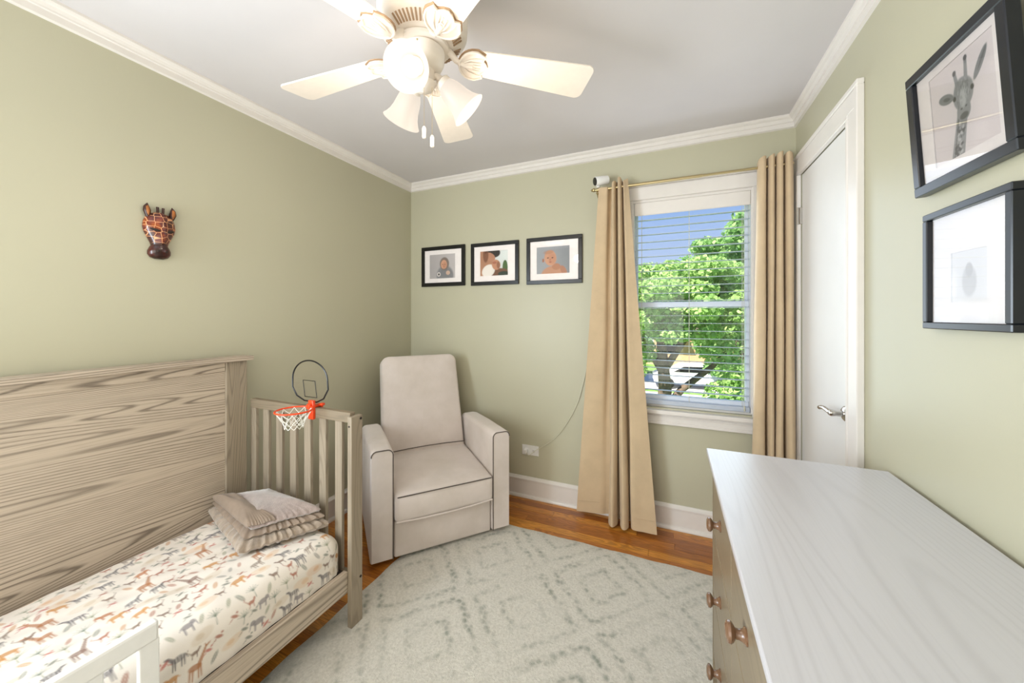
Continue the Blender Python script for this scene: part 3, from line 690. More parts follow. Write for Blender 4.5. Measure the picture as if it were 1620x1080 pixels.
# corners: left(back-left), right/back, front-right, front-left in room coordinates
def Q(*c): return [(x - ox, y - oy) for x, y in c]
low = Q((0.145, -1.395), (0.44, -1.385), (0.715, -1.41), (0.60, -1.655)); low = Q((0.112, -1.54), (0.30, -1.375), (0.705, -1.385), (0.56, -1.665))
part('lower_fold', blob_layer(low, 0.004, 0.058, ruffle=.006, seed=2, n=80), M['minky'], bk)
part('middle_fold', blob_layer(Q((0.130, -1.53), (0.31, -1.375), (0.690, -1.395), (0.545, -1.635)), 0.046, 0.082, ruffle=.004, seed=5, n=70), M['satin'], bk)
tp = Q((0.150, -1.535), (0.31, -1.385), (0.672, -1.40), (0.545, -1.612))
part('top_fold', blob_layer(tp, 0.074, 0.108, ruffle=.002, seed=3, dome=.030, n=60), M['plush'], bk)
a0, a1, a2, a3 = tp
def lerp(p, q, t): return (p[0] * (1 - t) + q[0] * t, p[1] * (1 - t) + q[1] * t)
sb = [(a0[0] - .006, a0[1] - .004), lerp(a0, a1, .30), lerp(a3, a2, .34), (a3[0] - .004, a3[1] - .008)]
part('satin_border', blob_layer(sb, 0.082, 0.119, ruffle=.0015, seed=8, dome=.018, n=40, pw=4), M['satin'], bk)

# ------------------------------------------------------------------ mini basketball hoop clamped on the end rail
hp = thing('toy_basketball_hoop', 'small clear backboard toy basketball hoop clamped on the slatted bed end', 'toy hoop', (0.546, -1.33, 0.912))
hz = .912
def H(x, y, z): return (x - .546, y + 1.33, z - hz)
bp = []
for k in range(33):
    t = k / 32; a = PI * (1 + 0.0) * (1 - t)
    bp.append((.506 + .094 * math.cos(a), 1.035 + .088 * math.sin(a)))
outl = [(.448, .957), (.480, .940), (.540, .936), (.575, .953)]
rim_pts = bp + [(.603, 1.0), (.580, .957), (.545, .938), (.478, .938), (.436, .957), (.412, .995)]
rim_pts = [(.520 + (x - .508) * 1.22, z) for x, z in rim_pts]
part('backboard', MB().add([H(x, -1.338, z) for x, z in rim_pts[::-1]], [tuple(range(len(rim_pts)))]), M['clear'], hp)
part('board_edge', MB().tube([H(x, -1.338, z) for x, z in rim_pts], .0034, 8, closed=True), M['black'], hp)
part('board_square', MB().tube([H(x, -1.341, z) for x, z in ((.478, 1.032), (.556, 1.032), (.568, .958), (.490, .958))], .0020, 6, closed=True), M['black'], hp)
RC = (.546, -1.433, .925); RR = .071
ring = [H(RC[0] + RR * math.cos(a), RC[1] + RR * math.sin(a), RC[2] - .004) for a in [2 * PI * k / 40 for k in range(40)]]
part('hoop_ring', MB().tube(ring, .0036, 10, closed=True), M['orange'], hp)
b = MB().box(-.016, .016, -.026, -.012, -.05, .035, .003, 2).box(-.014, .014, -.03, .030, .002, .012, .002).box(-.014, .014, .020, .030, -.035, .012, .002)
b.box(-.010, .010, -.040, -.020, -.002, .022, .003).tube([(0, -.022, .012), (0, -.034, .008)], .009, 10)
b.box(.014, .034, .004, .024, .006, .018, .003)
part('clamp', b, M['orange'], hp)
net = MB(); NK = 10
lv = [(RR - .002, 0.0), (RR * .80, -.022), (RR * .62, -.042), (RR * .52, -.060), (RR * .50, -.074)]
for j in range(4):
    for k in range(NK):
        for dlt in (-.5, .5):
            a0_ = 2 * PI * (k + .5 * (j % 2)) / NK; a1_ = a0_ + dlt * 2 * PI / NK
            p = H(RC[0] + lv[j][0] * math.cos(a0_), RC[1] + lv[j][0] * math.sin(a0_), RC[2] - .005 + lv[j][1]); q = H(RC[0] + lv[j + 1][0] * math.cos(a1_), RC[1] + lv[j + 1][0] * math.sin(a1_), RC[2] - .005 + lv[j + 1][1])
            net.tube([p, lerp3(p, q) if False else ((p[0] + q[0]) / 2, (p[1] + q[1]) / 2, (p[2] + q[2]) / 2 - .002), q], .0013, 5)
part('net', net, M['net'], hp)

# ------------------------------------------------------------------ recliner
rc = thing('recliner', 'light beige suede recliner armchair in the corner beside the slatted bed end', 'armchair', (0.862, -0.752, 0.0), math.atan2(0.77, 0.64))
def soft_box(x0, x1, y0, y1, z0, z1, bev, seg=4): return MB().box(x0, x1, y0, y1, z0, z1, bev, seg, smooth=True)
def cushion(x0, x1, y0, y1, z0, z1, r, crown=0.0, slope=0.0, n=26, fcrown=0.0):
    """rounded box with a crowned top, its top rising backwards by slope"""
    b = bmesh.new(); bmesh.ops.create_cube(b, size=1)
    for v in b.verts: v.co = Vector(((x0 + x1) / 2 + v.co.x * (x1 - x0), (y0 + y1) / 2 + v.co.y * (y1 - y0), (z0 + z1) / 2 + v.co.z * (z1 - z0)))
    bmesh.ops.bevel(b, geom=b.edges[:], offset=r, segments=4, affect='EDGES', profile=0.5)
    bmesh.ops.subdivide_edges(b, edges=[e for e in b.edges if e.calc_length() > .1], cuts=9, use_grid_fill=True)
    for v in b.verts:
        u = 2 * (v.co.x - x0) / (x1 - x0) - 1; w = 2 * (v.co.y - y0) / (y1 - y0) - 1; h = (v.co.z - z0) / (z1 - z0)
        v.co.z += h * (crown * (1 - u * u) * (1 - w * w) + slope * (w + 1) / 2)
        if w < -.9: v.co.y -= fcrown * (1 - u * u) * (1 - (2 * h - 1) ** 2)
    m_ = MB(); m_.bm(b, True); return m_
part('body', MB().box(-.285, .285, .06, .70, .035, .30, .01, 2), M['recliner'], rc)
for s in (-1, 1):
    x0, x1 = sorted((s * .285, s * .402)); n = 14
    # arm outline in x,z with rounded top, tapered back
    prof = []
    for k in range(9): a = PI / 2 * k / 8; prof.append((x1 - .028 + .028 * math.sin(PI / 2 - a), .622 - .030 + .030 * math.sin(a)) if True else 0)
    prof = [(x1, .04)] + prof + [(x0 + .028 - .028 * math.sin(PI / 2 * k / 8), .622 - .030 + .030 * math.cos(PI / 2 * k / 8)) for k in range(9)] + [(x0, .04)]
    mb = MB(); ys = [0.0, .012, .30, .52, .575, .60]; dz = [-.006, 0, .0, -.008, -.018, -.055]; N = len(prof); vs = []
    for yy, d in zip(ys, dz):
        inset = .006 if yy in (0.0,) else 0
        for (x, z) in prof: vs.append((x + (inset if x < (x0 + x1) / 2 else -inset), yy, z + (d if z > .3 else 0) + (0.0 if z > .1 else (.03 * yy))))
    fs = []
    for j in range(len(ys) - 1):
        for i in range(N): a = j * N + i; bq = j * N + (i + 1) % N; fs.append((a, a + N, bq + N, bq))
    fs += [tuple(range(N)), tuple(range((len(ys) - 1) * N, len(ys) * N))[::-1]]
    mb.add(vs, fs, True); arm = part('armrest', mb, M['recliner'], rc)
    pth = [((x + (.004 if x < (x0 + x1) / 2 else -.004)), -.001, z - .003) for x, z in prof]
    pth = pth[1:] if s > 0 else pth[:-1]
    part('piping_or_gap', MB().tube(pth, .0030, 6), M['piping_or_gap'], arm)
seat = part('seat', cushion(-.283, .283, -.026, .56, .225, .375, .028, crown=.018, slope=.045, fcrown=.014), M['recliner'], rc)
part('piping_or_gap', MB().tube([(-.27, -.022, .366), (-.14, -.033, .371), (0, -.037, .373), (.14, -.033, .371), (.27, -.022, .366)], .0032, 6), M['piping_or_gap'], seat)
part('piping_or_gap', MB().tube([(-.275, -.022, .236), (-.14, -.031, .233), (0, -.034, .232), (.14, -.031, .233), (.275, -.022, .236)], .0045, 6), M['recliner'], seat)
part('piping_or_gap', MB().tube([(-.268, .458, .437), (-.13, .452, .446), (0, .449, .449), (.13, .452, .446), (.268, .458, .437)], .0028, 6), M['piping_or_gap'], seat)  # dark line drawn in for the shaded gap between seat and backrest
part('footrest', cushion(-.281, .281, .014, .07, .028, .226, .012, fcrown=.010), M['recliner'], rc)
# backrest: leaning slab with rounded top corners
bt = math.radians(16)
Mb = Matrix.Translation((-.006, .475, .38)) @ Matrix.Rotation(-bt, 4, 'X')
def round_slab(w0, w1, h, th, rc_, n=10):
    pts = [(-w0 / 2, 0), (w0 / 2, 0)]
    for k in range(n + 1): a = PI / 2 * k / n; pts.append((w1 / 2 - rc_ + rc_ * math.cos(a), h - rc_ + rc_ * math.sin(a)))
    for k in range(n + 1): a = PI / 2 + PI / 2 * k / n; pts.append((-w1 / 2 + rc_ + rc_ * math.cos(a), h - rc_ + rc_ * math.sin(a)))
    mb = MB(); N = len(pts); cx0, cz0 = 0, h / 2; vs = []; lay = [(.90, -.030), (.955, -.024), (.985, -.014), (1.0, .004), (1.0, th * .8), (.97, th)]
    for sc_, yy in lay:
        for x, z in pts:
            vs.append(((x * (1 - (1 - sc_) * .75)), yy, cz0 + (z - cz0) * (1 - (1 - sc_) * .55)))
    fs = []
    for j in range(len(lay) - 1):
        for i in range(N): a = j * N + i; bq = j * N + (i + 1) % N; fs.append((a, bq, bq + N, a + N))
    o = len(vs); vs.append((0, -.040, cz0)); vs.append((0, th, cz0))
    for i in range(N): fs.append((o, (i + 1) % N, i)); fs.append((o + 1, (len(lay) - 1) * N + i, (len(lay) - 1) * N + (i + 1) % N))
    return mb.add(vs, fs, True)
bk_ = round_slab(.555, .535, .685, .085, .055)
o = part('backrest', MB().add(bk_.v, bk_.f, True, Mb), M['recliner'], rc)
sh = round_slab(.50, .47, .60, .05, .04)
part('back_shell', MB().add(sh.v, sh.f, True, Matrix.Translation((0, .568, .30)) @ Matrix.Rotation(-math.radians(13), 4, 'X')), M['recliner'], rc)
part('swivel_base', MB().lathe([(.24, .0125), (.24, .018), (.10, .026), (.10, .05)], 32, Matrix.Translation((0, .36, 0.0))), M['black'], rc)

# ------------------------------------------------------------------ dresser
ds = thing('dresser', 'long whitewashed dresser with brown knobs along the pale right wall', 'dresser', (2.40, -1.62, 0.0))
dx_, dy_ = 2.40, -1.62
def D(x0, x1, y0, y1, z0, z1, bv=.002, seg=1): return MB().box(x0 - dx_, x1 - dx_, y0 - dy_, y1 - dy_, z0, z1, bv, seg)
part('top', D(2.147, 2.652, -2.285, -.967, .822, .840, .003, 2), M['oak_top'], ds)
b = D(2.183, 2.645, -2.265, -.989, .09, .822, .0).box(2.165 - dx_, 2.19 - dx_, -1.004 - dy_, -.988 - dy_, 0.0125, .822).box(2.165 - dx_, 2.19 - dx_, -2.265 - dy_, -2.250 - dy_, 0.0125, .822)
b.box(2.60 - dx_, 2.64 - dx_, -1.03 - dy_, -.99 - dy_, 0, .1).box(2.60 - dx_, 2.64 - dx_, -2.26 - dy_, -2.22 - dy_, 0, .1)
part('body', b, M['oak_front'], ds)
for zr0, zr1 in ((.122, .335), (.342, .558), (.565, .812)):
    for c in range(3):
        ya = -1.006 - c * .4145; yb = ya - .411
        dr = part('drawer', D(2.166, 2.184, yb, ya, zr0, zr1, .0015), M['oak_front'], ds)
        zk = (zr0 + zr1) / 2 - (.005 if zr1 > .8 else 0)
        K = Matrix.Translation((2.166 - dx_, (ya + yb) / 2 - dy_, zk)) @ Matrix.Rotation(-PI / 2, 4, 'Y')
        kb = MB().lathe([(.0165, 0), (.0165, .003), (.0125, .006), (.0095, .014), (.010, .020), (.0165, .024), (.0205, .029), (.0195, .034), (.012, .038), (0, .039)], 24, K)
        part('knob', kb, M['knob'], dr)

# ------------------------------------------------------------------ rug
b = bmesh.new(); bmesh.ops.create_grid(b, x_segments=120, y_segments=160, size=.5)
rgx0, rgx1, rgy0, rgy1 = .662, 2.30, -3.1, -.378
for v in b.verts:
    u, w = v.co.x, v.co.y; edge = min(.5 - abs(u), .5 - abs(w)) * 2
    v.co = Vector((u * (rgx1 - rgx0) + .0035 * math.sin(w * 60), w * (rgy1 - rgy0) + .003 * math.sin(u * 40), .001 + .011 * min(1, edge * 14) ** .6 + random.uniform(-.0006, .0006)))
mr = MB(); mr.bm(b, True)
solid('area_rug', mr, M['rug'], 'pale grey-green faded trellis area rug on the oak floor', 'rug', loc=((rgx0 + rgx1) / 2, (rgy0 + rgy1) / 2, 0))

# ------------------------------------------------------------------ framed photographs
def face(cv, x, y, s, skin='#d9a88a', turn=0.0, eyes=True):
    cv.ell(x, y, s * .8, s, skin, turn, 1, .12); cv.ell(x + s * .25, y - s * .1, s * .5, s * .7, '#c48d70', turn, .45, .6)
    if eyes:
        for d in (-.32, .28): cv.ell(x + d * s, y + .02 * s, s * .13, s * .07, '#4a342c', turn, .9, .3)
    cv.ell(x - .02 * s, y - .22 * s, s * .1, s * .12, '#b97a62', 0, .6, .5); cv.ell(x, y - .52 * s, s * .17, s * .07, '#a8554c', 0, .8, .4)
def paint_knit(cv):
    w, h = cv.w, cv.h; cv.C *= (0.82 + .2 * (cv.X / w))[..., None]
    cv.ell(.6 * w, .1 * h, .33 * w, .42 * h, '#8f8e90', .1, 1, .2); cv.ell(.58 * w, .60 * h, .18 * w, .27 * h, '#8b7d74', 0, 1, .15)
    face(cv, .56 * w, .57 * h, .19 * h); 
    for a in range(9): cv.seg(.35 * w + a * .06 * w, .05 * h, .5 * w + a * .02 * w, .4 * h, .0016, '#6f6e70', .5)
    cv.ell(.36 * w, .17 * h, .07 * w, .09 * h, '#e6ded8', 0, 1, .2); cv.ell(.36 * w, .17 * h, .035 * w, .045 * h, '#4a4a4a', 0, 1, .2); cv.ell(.72 * w, .22 * h, .08 * w, .09 * h, '#d8b9a4', 0, 1, .2)
def paint_kiss(cv):
    w, h = cv.w, cv.h
    cv.ell(.1 * w, .3 * h, .42 * w, .75 * h, '#b98a6c', .2, 1, .1); cv.ell(.45 * w, .95 * h, .28 * w, .22 * h, '#2b2220', -.2, 1, .1); cv.ell(.36 * w, .76 * h, .2 * w, .16 * h, '#c18e70', -.5, 1, .15); cv.ell(.2 * w, .85 * h, .1 * w, .3 * h, '#7a4a30', 0, .8, .3)
    cv.ell(.9 * w, .3 * h, .09 * w, .3 * h, '#4c6b34', 0, 1, .1); cv.ell(.62 * w, .08 * h, .4 * w, .2 * h, '#7a4f36', .1, 1, .2); cv.ell(.85 * w, .06 * h, .2 * w, .1 * h, '#2c3a2a', 0, 1, .2)
    cv.ell(.3 * w, .2 * h, .25 * w, .24 * h, '#ece5dc', .5, 1, .15); cv.ell(.58 * w, .43 * h, .15 * w, .21 * h, '#c99474', .4, 1, .15); cv.ell(.52 * w, .52 * h, .08 * w, .05 * h, '#a85f4c', 0, .7, .4); cv.ell(.66 * w, .42 * h, .06 * w, .14 * h, '#8a5a42', 0, .7, .4)
def paint_bare(cv):
    w, h = cv.w, cv.h; cv.C *= (0.75 + .3 * np.sin(cv.X / w * 3 + 1) * .5 + .1)[..., None]
    cv.ell(.52 * w, -.05 * h, .38 * w, .33 * h, '#c99a7c', 0, 1, .12); cv.ell(.6 * w, .25 * h, .13 * w, .12 * h, '#bd8a6c', 0, 1, .2); cv.ell(.82 * w, .1 * h, .08 * w, .2 * h, '#b98569', .5, 1, .2)
    face(cv, .42 * w, .58 * h, .29 * h, '#d4a486', .15); cv.ell(.2 * w, .5 * h, .03 * w, .07 * h, '#b07a60', 0, 1, .3); cv.ell(.36 * w, .8 * h, .16 * w, .07 * h, '#b98a6a', .1, .5, .5)
def paint_giraffe(cv):
    w, h = cv.w, cv.h; g, d, l = '#939494', '#4a4c4c', '#c6c6c4'
    # long neck, narrowing up to the jaw
    cv.seg(.38 * w, -.0 * h, .50 * w, .42 * h, .10 * w, g, .95, .08 * w)
    rr = random.Random(4)
    for k in range(46):
        t = rr.random(); x = .38 * w + .12 * w * t + rr.uniform(-.055, .055) * w; y = .42 * h * t; cv.ell(x, y, .018 * w, .022 * h, rr.choice([d, d, l, '#7b7d7d']), rr.uniform(0, 3), .8, .3)
    cv.seg(.32 * w, .0, .44 * w, .40 * h, .008 * w, d, .8)
    cv.ell(.53 * w, .60 * h, .155 * w, .165 * h, g, 0, 1, .1); cv.ell(.52 * w, .43 * h, .105 * w, .11 * h, g, 0, 1, .1); cv.ell(.50 * w, .68 * h, .10 * w, .09 * h, '#8b8d8d', 0, .8, .3); cv.ell(.52 * w, .56 * h, .05 * w, .10 * h, l, 0, .7, .4)
    cv.ell(.52 * w, .375 * h, .065 * w, .035 * h, d, 0, .8, .3); cv.ell(.49 * w, .455 * h, .016 * w, .01 * h, d, 0, .9, .3); cv.ell(.56 * w, .46 * h, .016 * w, .01 * h, d, 0, .9, .3)
    for x in (.392, .668): cv.ell(x * w, .60 * h, .026 * w, .028 * h, '#2e2f30', .3, .95, .25)
    for x0, x1, y1 in ((.455, .42, .86), (.585, .60, .93)):
        cv.seg(x0 * w, .70 * h, x1 * w, y1 * h, .028 * w, '#8a8c8c', 1, .022 * w); cv.ell(x1 * w, y1 * h, .028 * w, .028 * h, '#4a4c4c', 0, 1, .2)
    cv.ell(.26 * w, .66 * h, .13 * w, .055 * h, '#7d8080', -.35, 1, .15); cv.ell(.27 * w, .655 * h, .06 * w, .02 * h, '#4f5252', -.35, .8, .3)
    cv.ell(.80 * w, .77 * h, .17 * w, .042 * h, '#7d8080', .95, 1, .15); cv.ell(.83 * w, .80 * h, .11 * w, .014 * h, '#55585a', .95, .8, .3)
    for k in range(60):
        cv.seg(*(lambda x, y: (x, y, x + rr.uniform(-.01, .01) * w, y + .03 * h))(rr.uniform(.43, .63) * w, rr.uniform(.45, .72) * h), .0009, rr.choice([d, l]), .35)
def paint_pencil(cv):
    w, h = cv.w, cv.h; cv.ell(.5 * w, .4 * h, .2 * w, .3 * h, '#c9c4bf', 0, 1, .3); cv.ell(.5 * w, .62 * h, .1 * w, .14 * h, '#b9b3ad', 0, 1, .3)
def frame(label, w, h, border, depth, inner, paint, bg, mtl, Mx, loc, group=None, res=.0016, glass=True):
    """local frame: x right, y up, z out of the wall; inner = (x0,x1,y0,y1) fractions of the print"""
    t = thing('picture_frame', label, 'picture', loc, 0, group)
    R = Mx
    def B(x0, x1, y0, y1, z0, z1, bv=.002): return MB().box(x0, x1, y0, y1, z0, z1, bv, 1, R)
    fr = MB()
    fr.box(-w / 2, w / 2, h / 2 - border, h / 2, 0, depth, .002, 1, R).box(-w / 2, w / 2, -h / 2, -h / 2 + border, 0, depth, .002, 1, R)
    fr.box(-w / 2, -w / 2 + border, -h / 2 + border, h / 2 - border, 0, depth, .002, 1, R).box(w / 2 - border, w / 2, -h / 2 + border, h / 2 - border, 0, depth, .002, 1, R)
    part('frame', fr, mtl, t)
    x0, x1, y0, y1 = [(inner[0] - .5) * w, (inner[1] - .5) * w, (inner[2] - .5) * h, (inner[3] - .5) * h]; zi = depth * .45
    a, c = w / 2 - border + .002, h / 2 - border + .002
    mt_ = MB().box(-a, x0, -c, c, zi, zi + .0016, 0, 1, R).box(x1, a, -c, c, zi, zi + .0016, 0, 1, R).box(x0, x1, -c, y0, zi, zi + .0016, 0, 1, R).box(x0, x1, y1, c, zi, zi + .0016, 0, 1, R)
    part('mat', mt_, M['mat'], t)
    cvs = Canvas(x1 - x0, y1 - y0, res, bg); paint(cvs)
    P = np.stack([cvs.X + x0, cvs.Y + y0, np.full_like(cvs.X, zi - .0004)], -1); Rn = np.array(R)[:3, :3]; Tn = np.array(R)[:3, 3]
    P = P @ Rn.T + Tn
    part('print', grid_mesh('print', P, cvs.C, M['photo'], False), None, t)
    part('backing', B(-a, a, -c, c, .001, zi - .002, 0), M['black'], t)
    if glass: part('glass', MB().add([(-a, -c, depth * .7), (a, -c, depth * .7), (a, c, depth * .7), (-a, c, depth * .7)], [(0, 1, 2, 3)], False, R), M['glass'], t)
    return t
RB = Matrix(((1, 0, 0, 0), (0, 0, -1, 0), (0, 1, 0, 0), (0, 0, 0, 1)))            # on the back wall: out = -y
gname = 'framed photographs in a row on the back wall'
frame('black framed photo of a baby in grey knitwear, nearest the corner', .416, .326, .030, .018, (.19, .78, .20, .80), paint_knit, '#c9c2c0', M['black'], RB, (.330, 0, 1.729), gname)
frame('black framed photo of an adult kissing a baby, middle of the row', .404, .326, .028, .018, (.20, .78, .22, .80), paint_kiss, '#dfe2de', M['black'], RB, (.796, 0, 1.724), gname)
frame('black framed photo of a bare-shouldered baby, nearest the curtain', .410, .336, .028, .018, (.19, .78, .22, .79), paint_bare, '#a9abae', M['black'], RB, (1.266, 0, 1.721), gname)
RR_ = Matrix(((0, 0, -1, 0), (-1, 0, 0, 0), (0, 1, 0, 0), (0, 0, 0, 1)))          # on the right wall: out = -x, right = -y
tilt = Matrix.Rotation(math.radians(3.6), 4, 'X')
frame('black framed grey giraffe portrait tilted forward on the right wall', .322, .326, .025, .024, (.22, .84, .17, .86), paint_giraffe, '#e3dad8', M['black_blue'], Matrix.Translation((-.012, 0, 0)) @ RR_ @ tilt, (RX, -1.288, 1.812))
frame('black framed small print under the giraffe picture, its glass mirroring the window', .276, .298, .017, .026, (.30, .70, .22, .62), paint_pencil, '#e6e2df', M['black_blue'], RR_, (RX, -1.298, 1.443))

# ------------------------------------------------------------------ carved giraffe mask on the left wall
def mask_mat():
    m, nt, bs = new_mat('carved_giraffe_patches')
    mp = coords(nt, (1, 1, 1))
    v = nd(nt, 'ShaderNodeTexVoronoi', {'Vector': nd(nt, 'ShaderNodeMapping', {'Vector': mp, 'Scale': (0.0, 1, .95)}).outputs[0], 'Scale': 48.0, 'Randomness': 0.5}, feature='DISTANCE_TO_EDGE')
    n = nd(nt, 'ShaderNodeTexNoise', {'Vector': mp, 'Scale': 22.0})
    patch = ramp(nt, n.outputs[0], [(0.36, lin('#3a0c07')), (0.55, lin('#641c0c')), (0.70, lin('#a85212'))])
    ln = ramp(nt, v.outputs['Distance'], [(0.02, (1, 1, 1)), (0.055, (0, 0, 0))])
    sp = nd(nt, 'ShaderNodeSeparateXYZ', {0: mp})
    up = ramp(nt, math_(nt, 'MULTIPLY_ADD', sp.outputs[2], 1.0, 0.5), [(0.445, (0, 0, 0)), (0.455, (1, 1, 1))])
    low = ramp(nt, n.outputs[0], [(0.4, lin('#260806')), (0.7, lin('#5a150c'))])
    c1 = mix(nt, ln, patch, lin('#e0a070')); nt.links.new(mix(nt, up, low, c1), bs.inputs['Base Color'])
    bs.inputs['Roughness'].default_value = 0.28; bs.inputs['Coat Weight'].default_value = 0.5
    bump(nt, bs, ln, -0.4, 0.002); return m
M['mask'] = mask_mat(); M['mask_dark'] = plain('dark_carved_wood', '#3a1a10', 0.35, noise=.2); M['ear'] = plain('ear_orange', '#a8642c', 0.5, noise=.2)
mk = thing('giraffe_mask', 'carved reddish-brown giraffe head mask hanging on the left wall', 'wall mask', (0, -1.661, 1.688))
Zs = [(-.107, .016, .012), (-.102, .030, .022), (-.090, .038, .032), (-.078, .038, .036), (-.066, .033, .036), (-.056, .027, .033), (-.045, .030, .034), (-.025, .040, .037), (-.004, .050, .040), (.015, .054, .041), (.035, .052, .040), (.052, .046, .036), (.066, .034, .028), (.074, .018, .016), (.076, .004, .004)]
vs = []; fs = []; NA = 25
Zs = [(z * 1.09, w, d) for z, w, d in Zs]
for z, w, d in Zs:
    for k in range(NA): a = PI * k / (NA - 1); vs.append((.002 + d * math.sin(a) ** .8 + (.006 * math.exp(-((a - PI / 2) / .3) ** 2) if z > -.05 else 0), -w * math.cos(a), z))
for j in range(len(Zs) - 1):
    for k in range(NA - 1): a = j * NA + k; fs.append((a, a + 1, a + 1 + NA, a + NA))
fs.append(tuple(j * NA for j in range(len(Zs))) + tuple(j * NA + NA - 1 for j in range(len(Zs) - 1, -1, -1)))
part('head', MB().add(vs, fs, True), M['mask'], mk)
def Eb(cx, cy, cz, rx_, ry_, rz2, M2=None):
    b_ = bmesh.new(); bmesh.ops.create_uvsphere(b_, u_segments=16, v_segments=10, radius=1); mm = Matrix.Translation((cx, cy, cz)) @ (M2 or Matrix()) @ Matrix.Diagonal((rx_, ry_, rz2, 1)); q = MB(); q.bm(b_, True, mm); return q
for s in (-1, 1):
    em = MB()
    for dpx, sc1, sc2 in ((0, 1.0, 0), (0.0066, .55, 1)):
        pass
    em.tube([(.012, s * .037, .050), (.013, s * .040, .066), (.014, s * .043, .082), (.013, s * .044, .098), (.012, s * .041, .114)], [.006, .0095, .0125, .0095, .001], 14)
    ear = part('ear', em, M['mask_dark'], mk)
    part('inner_ear', MB().tube([(.0185, s * .040, .062), (.021, s * .0425, .080), (.019, s * .0435, .096), (.015, s * .042, .107)], [.003, .0075, .006, .001], 12), M['ear'], ear)
    part('horn', MB().tube([(.016, s * .008, .066), (.016, s * .009, .09), (.016, s * .0095, .103)], [.0048, .0046, .005], 10), M['mask_dark'], mk)
    part('eye', Eb(.037, s * .026, .002, .007, .017, .0052, Matrix.Rotation(s * .30, 4, 'X') @ Matrix.Rotation(s * .45, 4, 'Z')), M['dark'], mk)
    part('nostril', Eb(.034, s * .013, -.086, .004, .005, .004), M['dark'], mk)

# ------------------------------------------------------------------ baby camera, wall outlet, cord
bc = thing('baby_camera', 'small white camera with black face resting on the left end of the curtain rod', 'camera', (1.597, -0.112, 2.163))
Rc = Matrix.Rotation(math.radians(-62), 4, 'Z') @ Matrix.Rotation(math.radians(8), 4, 'Y')
RcT = Matrix.Translation((0.016, 0, .034)) @ Vector((-.80, -.55, -.20)).to_track_quat('Z', 'Y').to_matrix().to_4x4()
part('housing', MB().lathe([(.014, -.055), (.026, -.048), (.029, -.01), (.029, .036), (.027, .040)], 24, RcT), M['white_plastic'], bc)
part('lens_face', MB().lathe([(.0265, .039), (.0245, .043), (0, .045)], 24, RcT), M['black'], bc)
part('foot', MB().box(-.010, .010, -.012, .012, -.008, .0, .002).tube([(0, 0, -.004), (0, 0, .006)], .006, 10), M['white_plastic'], bc)
ol = thing('wall_outlet', 'white two-gang wall outlet plate set sideways above the baseboard', 'outlet', (1.088, 0, .345))
part('plate', MB().box(-.064, .064, -.006, 0, -.036, .036, .002, 2), M['white_plastic'], ol)
for x in (-.028, .028):
    rcp = part('receptacle', MB().lathe([(.017, 0), (.017, .0015), (.016, .002), (0, .002)], 20, Matrix.Translation((x, -.006, 0)) @ Matrix.Rotation(PI / 2, 4, 'X')), M['white_plastic'], ol)
    part('slot', MB().box(x - .007, x - .005, -.0086, -.0075, -.005, .005).box(x + .005, x + .007, -.0086, -.0075, -.005, .005).box(x - .0015, x + .0015, -.0086, -.0075, -.011, -.008), M['dark'], rcp)
def bez(pts, n): return [tuple(p) for p in smooth_poly([np.array(p) for p in pts], n)]
pc = thing('power_cord', 'thin white power cord drooping from the curtain rod to the wall outlet', 'cord', (1.06, -.02, .345))
pth = bez([(1.612, -.03, 2.09), (1.600, -.012, 1.99), (1.575, -.012, 1.75), (1.560, -.012, 1.52), (1.535, -.010, 1.26), (1.512, -.010, 1.05), (1.480, -.010, .88), (1.435, -.010, .72), (1.36, -.010, .575), (1.28, -.010, .465), (1.20, -.012, .40), (1.13, -.016, .352), (1.085, -.022, .315), (1.062, -.030, .330)], 90)
part('cable', MB().tube([(x - 1.06, y + .02, z - .345) for x, y, z in pth], .0022, 6), M['cord'], pc)
part('plug', MB().box(-.012, .012, -.022, .012, -.014, .012, .004, 2), M['white_plastic'], pc)

# ------------------------------------------------------------------ ceiling fan
FX, FY = 1.295, -1.525
fan = thing('ceiling_fan', 'cream five-blade ceiling fan with three lit frosted glass shades', 'ceiling fan', (FX, FY, RZ))
def zf(z): return z - RZ
part('canopy', MB().lathe([(.085, 0), (.090, -.012), (.082, -.040), (.060, -.055)], 40), M['fan'], fan)
part('motor_housing', MB().lathe([(.060, -.045), (.115, -.060), (.138, -.085), (.142, -.120), (.142, -.180), (.140, zf(2.238)), (.130, zf(2.226)), (.090, zf(2.199)), (.060, zf(2.196))], 56), M['fan'], fan)
vent = MB()
for k in range(60):
    if k % 12 in (0, 11): continue
    a = 2 * PI * k / 60 + math.radians(182.5)
    Rv = Matrix.Rotation(a, 4, 'Z') @ Matrix.Translation((.109, 0, zf(2.2112))) @ Matrix.Rotation(math.radians(-34), 4, 'Y')
    vent.box(-.0155, .0155, -.0024, .0024, -.0022, .003, 0, 1, Rv)
part('vent_slots', vent, M['fan_dark'], fan, kind='stuff')
part('flywheel', MB().lathe([(.076, zf(2.199)), (.082, zf(2.194)), (.081, zf(2.184)), (.066, zf(2.181))], 48), M['fan'], fan)
part('switch_housing', MB().lathe([(.062, zf(2.182)), (.068, zf(2.176)), (.066, zf(2.145)), (.058, zf(2.128)), (.036, zf(2.116)), (.034, zf(2.085)), (.040, zf(2.076)), (.030, zf(2.058)), (.008, zf(2.050)), (0, zf(2.048))], 40), M['fan'], fan)
for k in range(3): part('screw', Eb(.067 * math.cos(k * 2.1 - 1.2), .067 * math.sin(k * 2.1 - 1.2), zf(2.168), .003, .003, .003), M['brass'], fan)
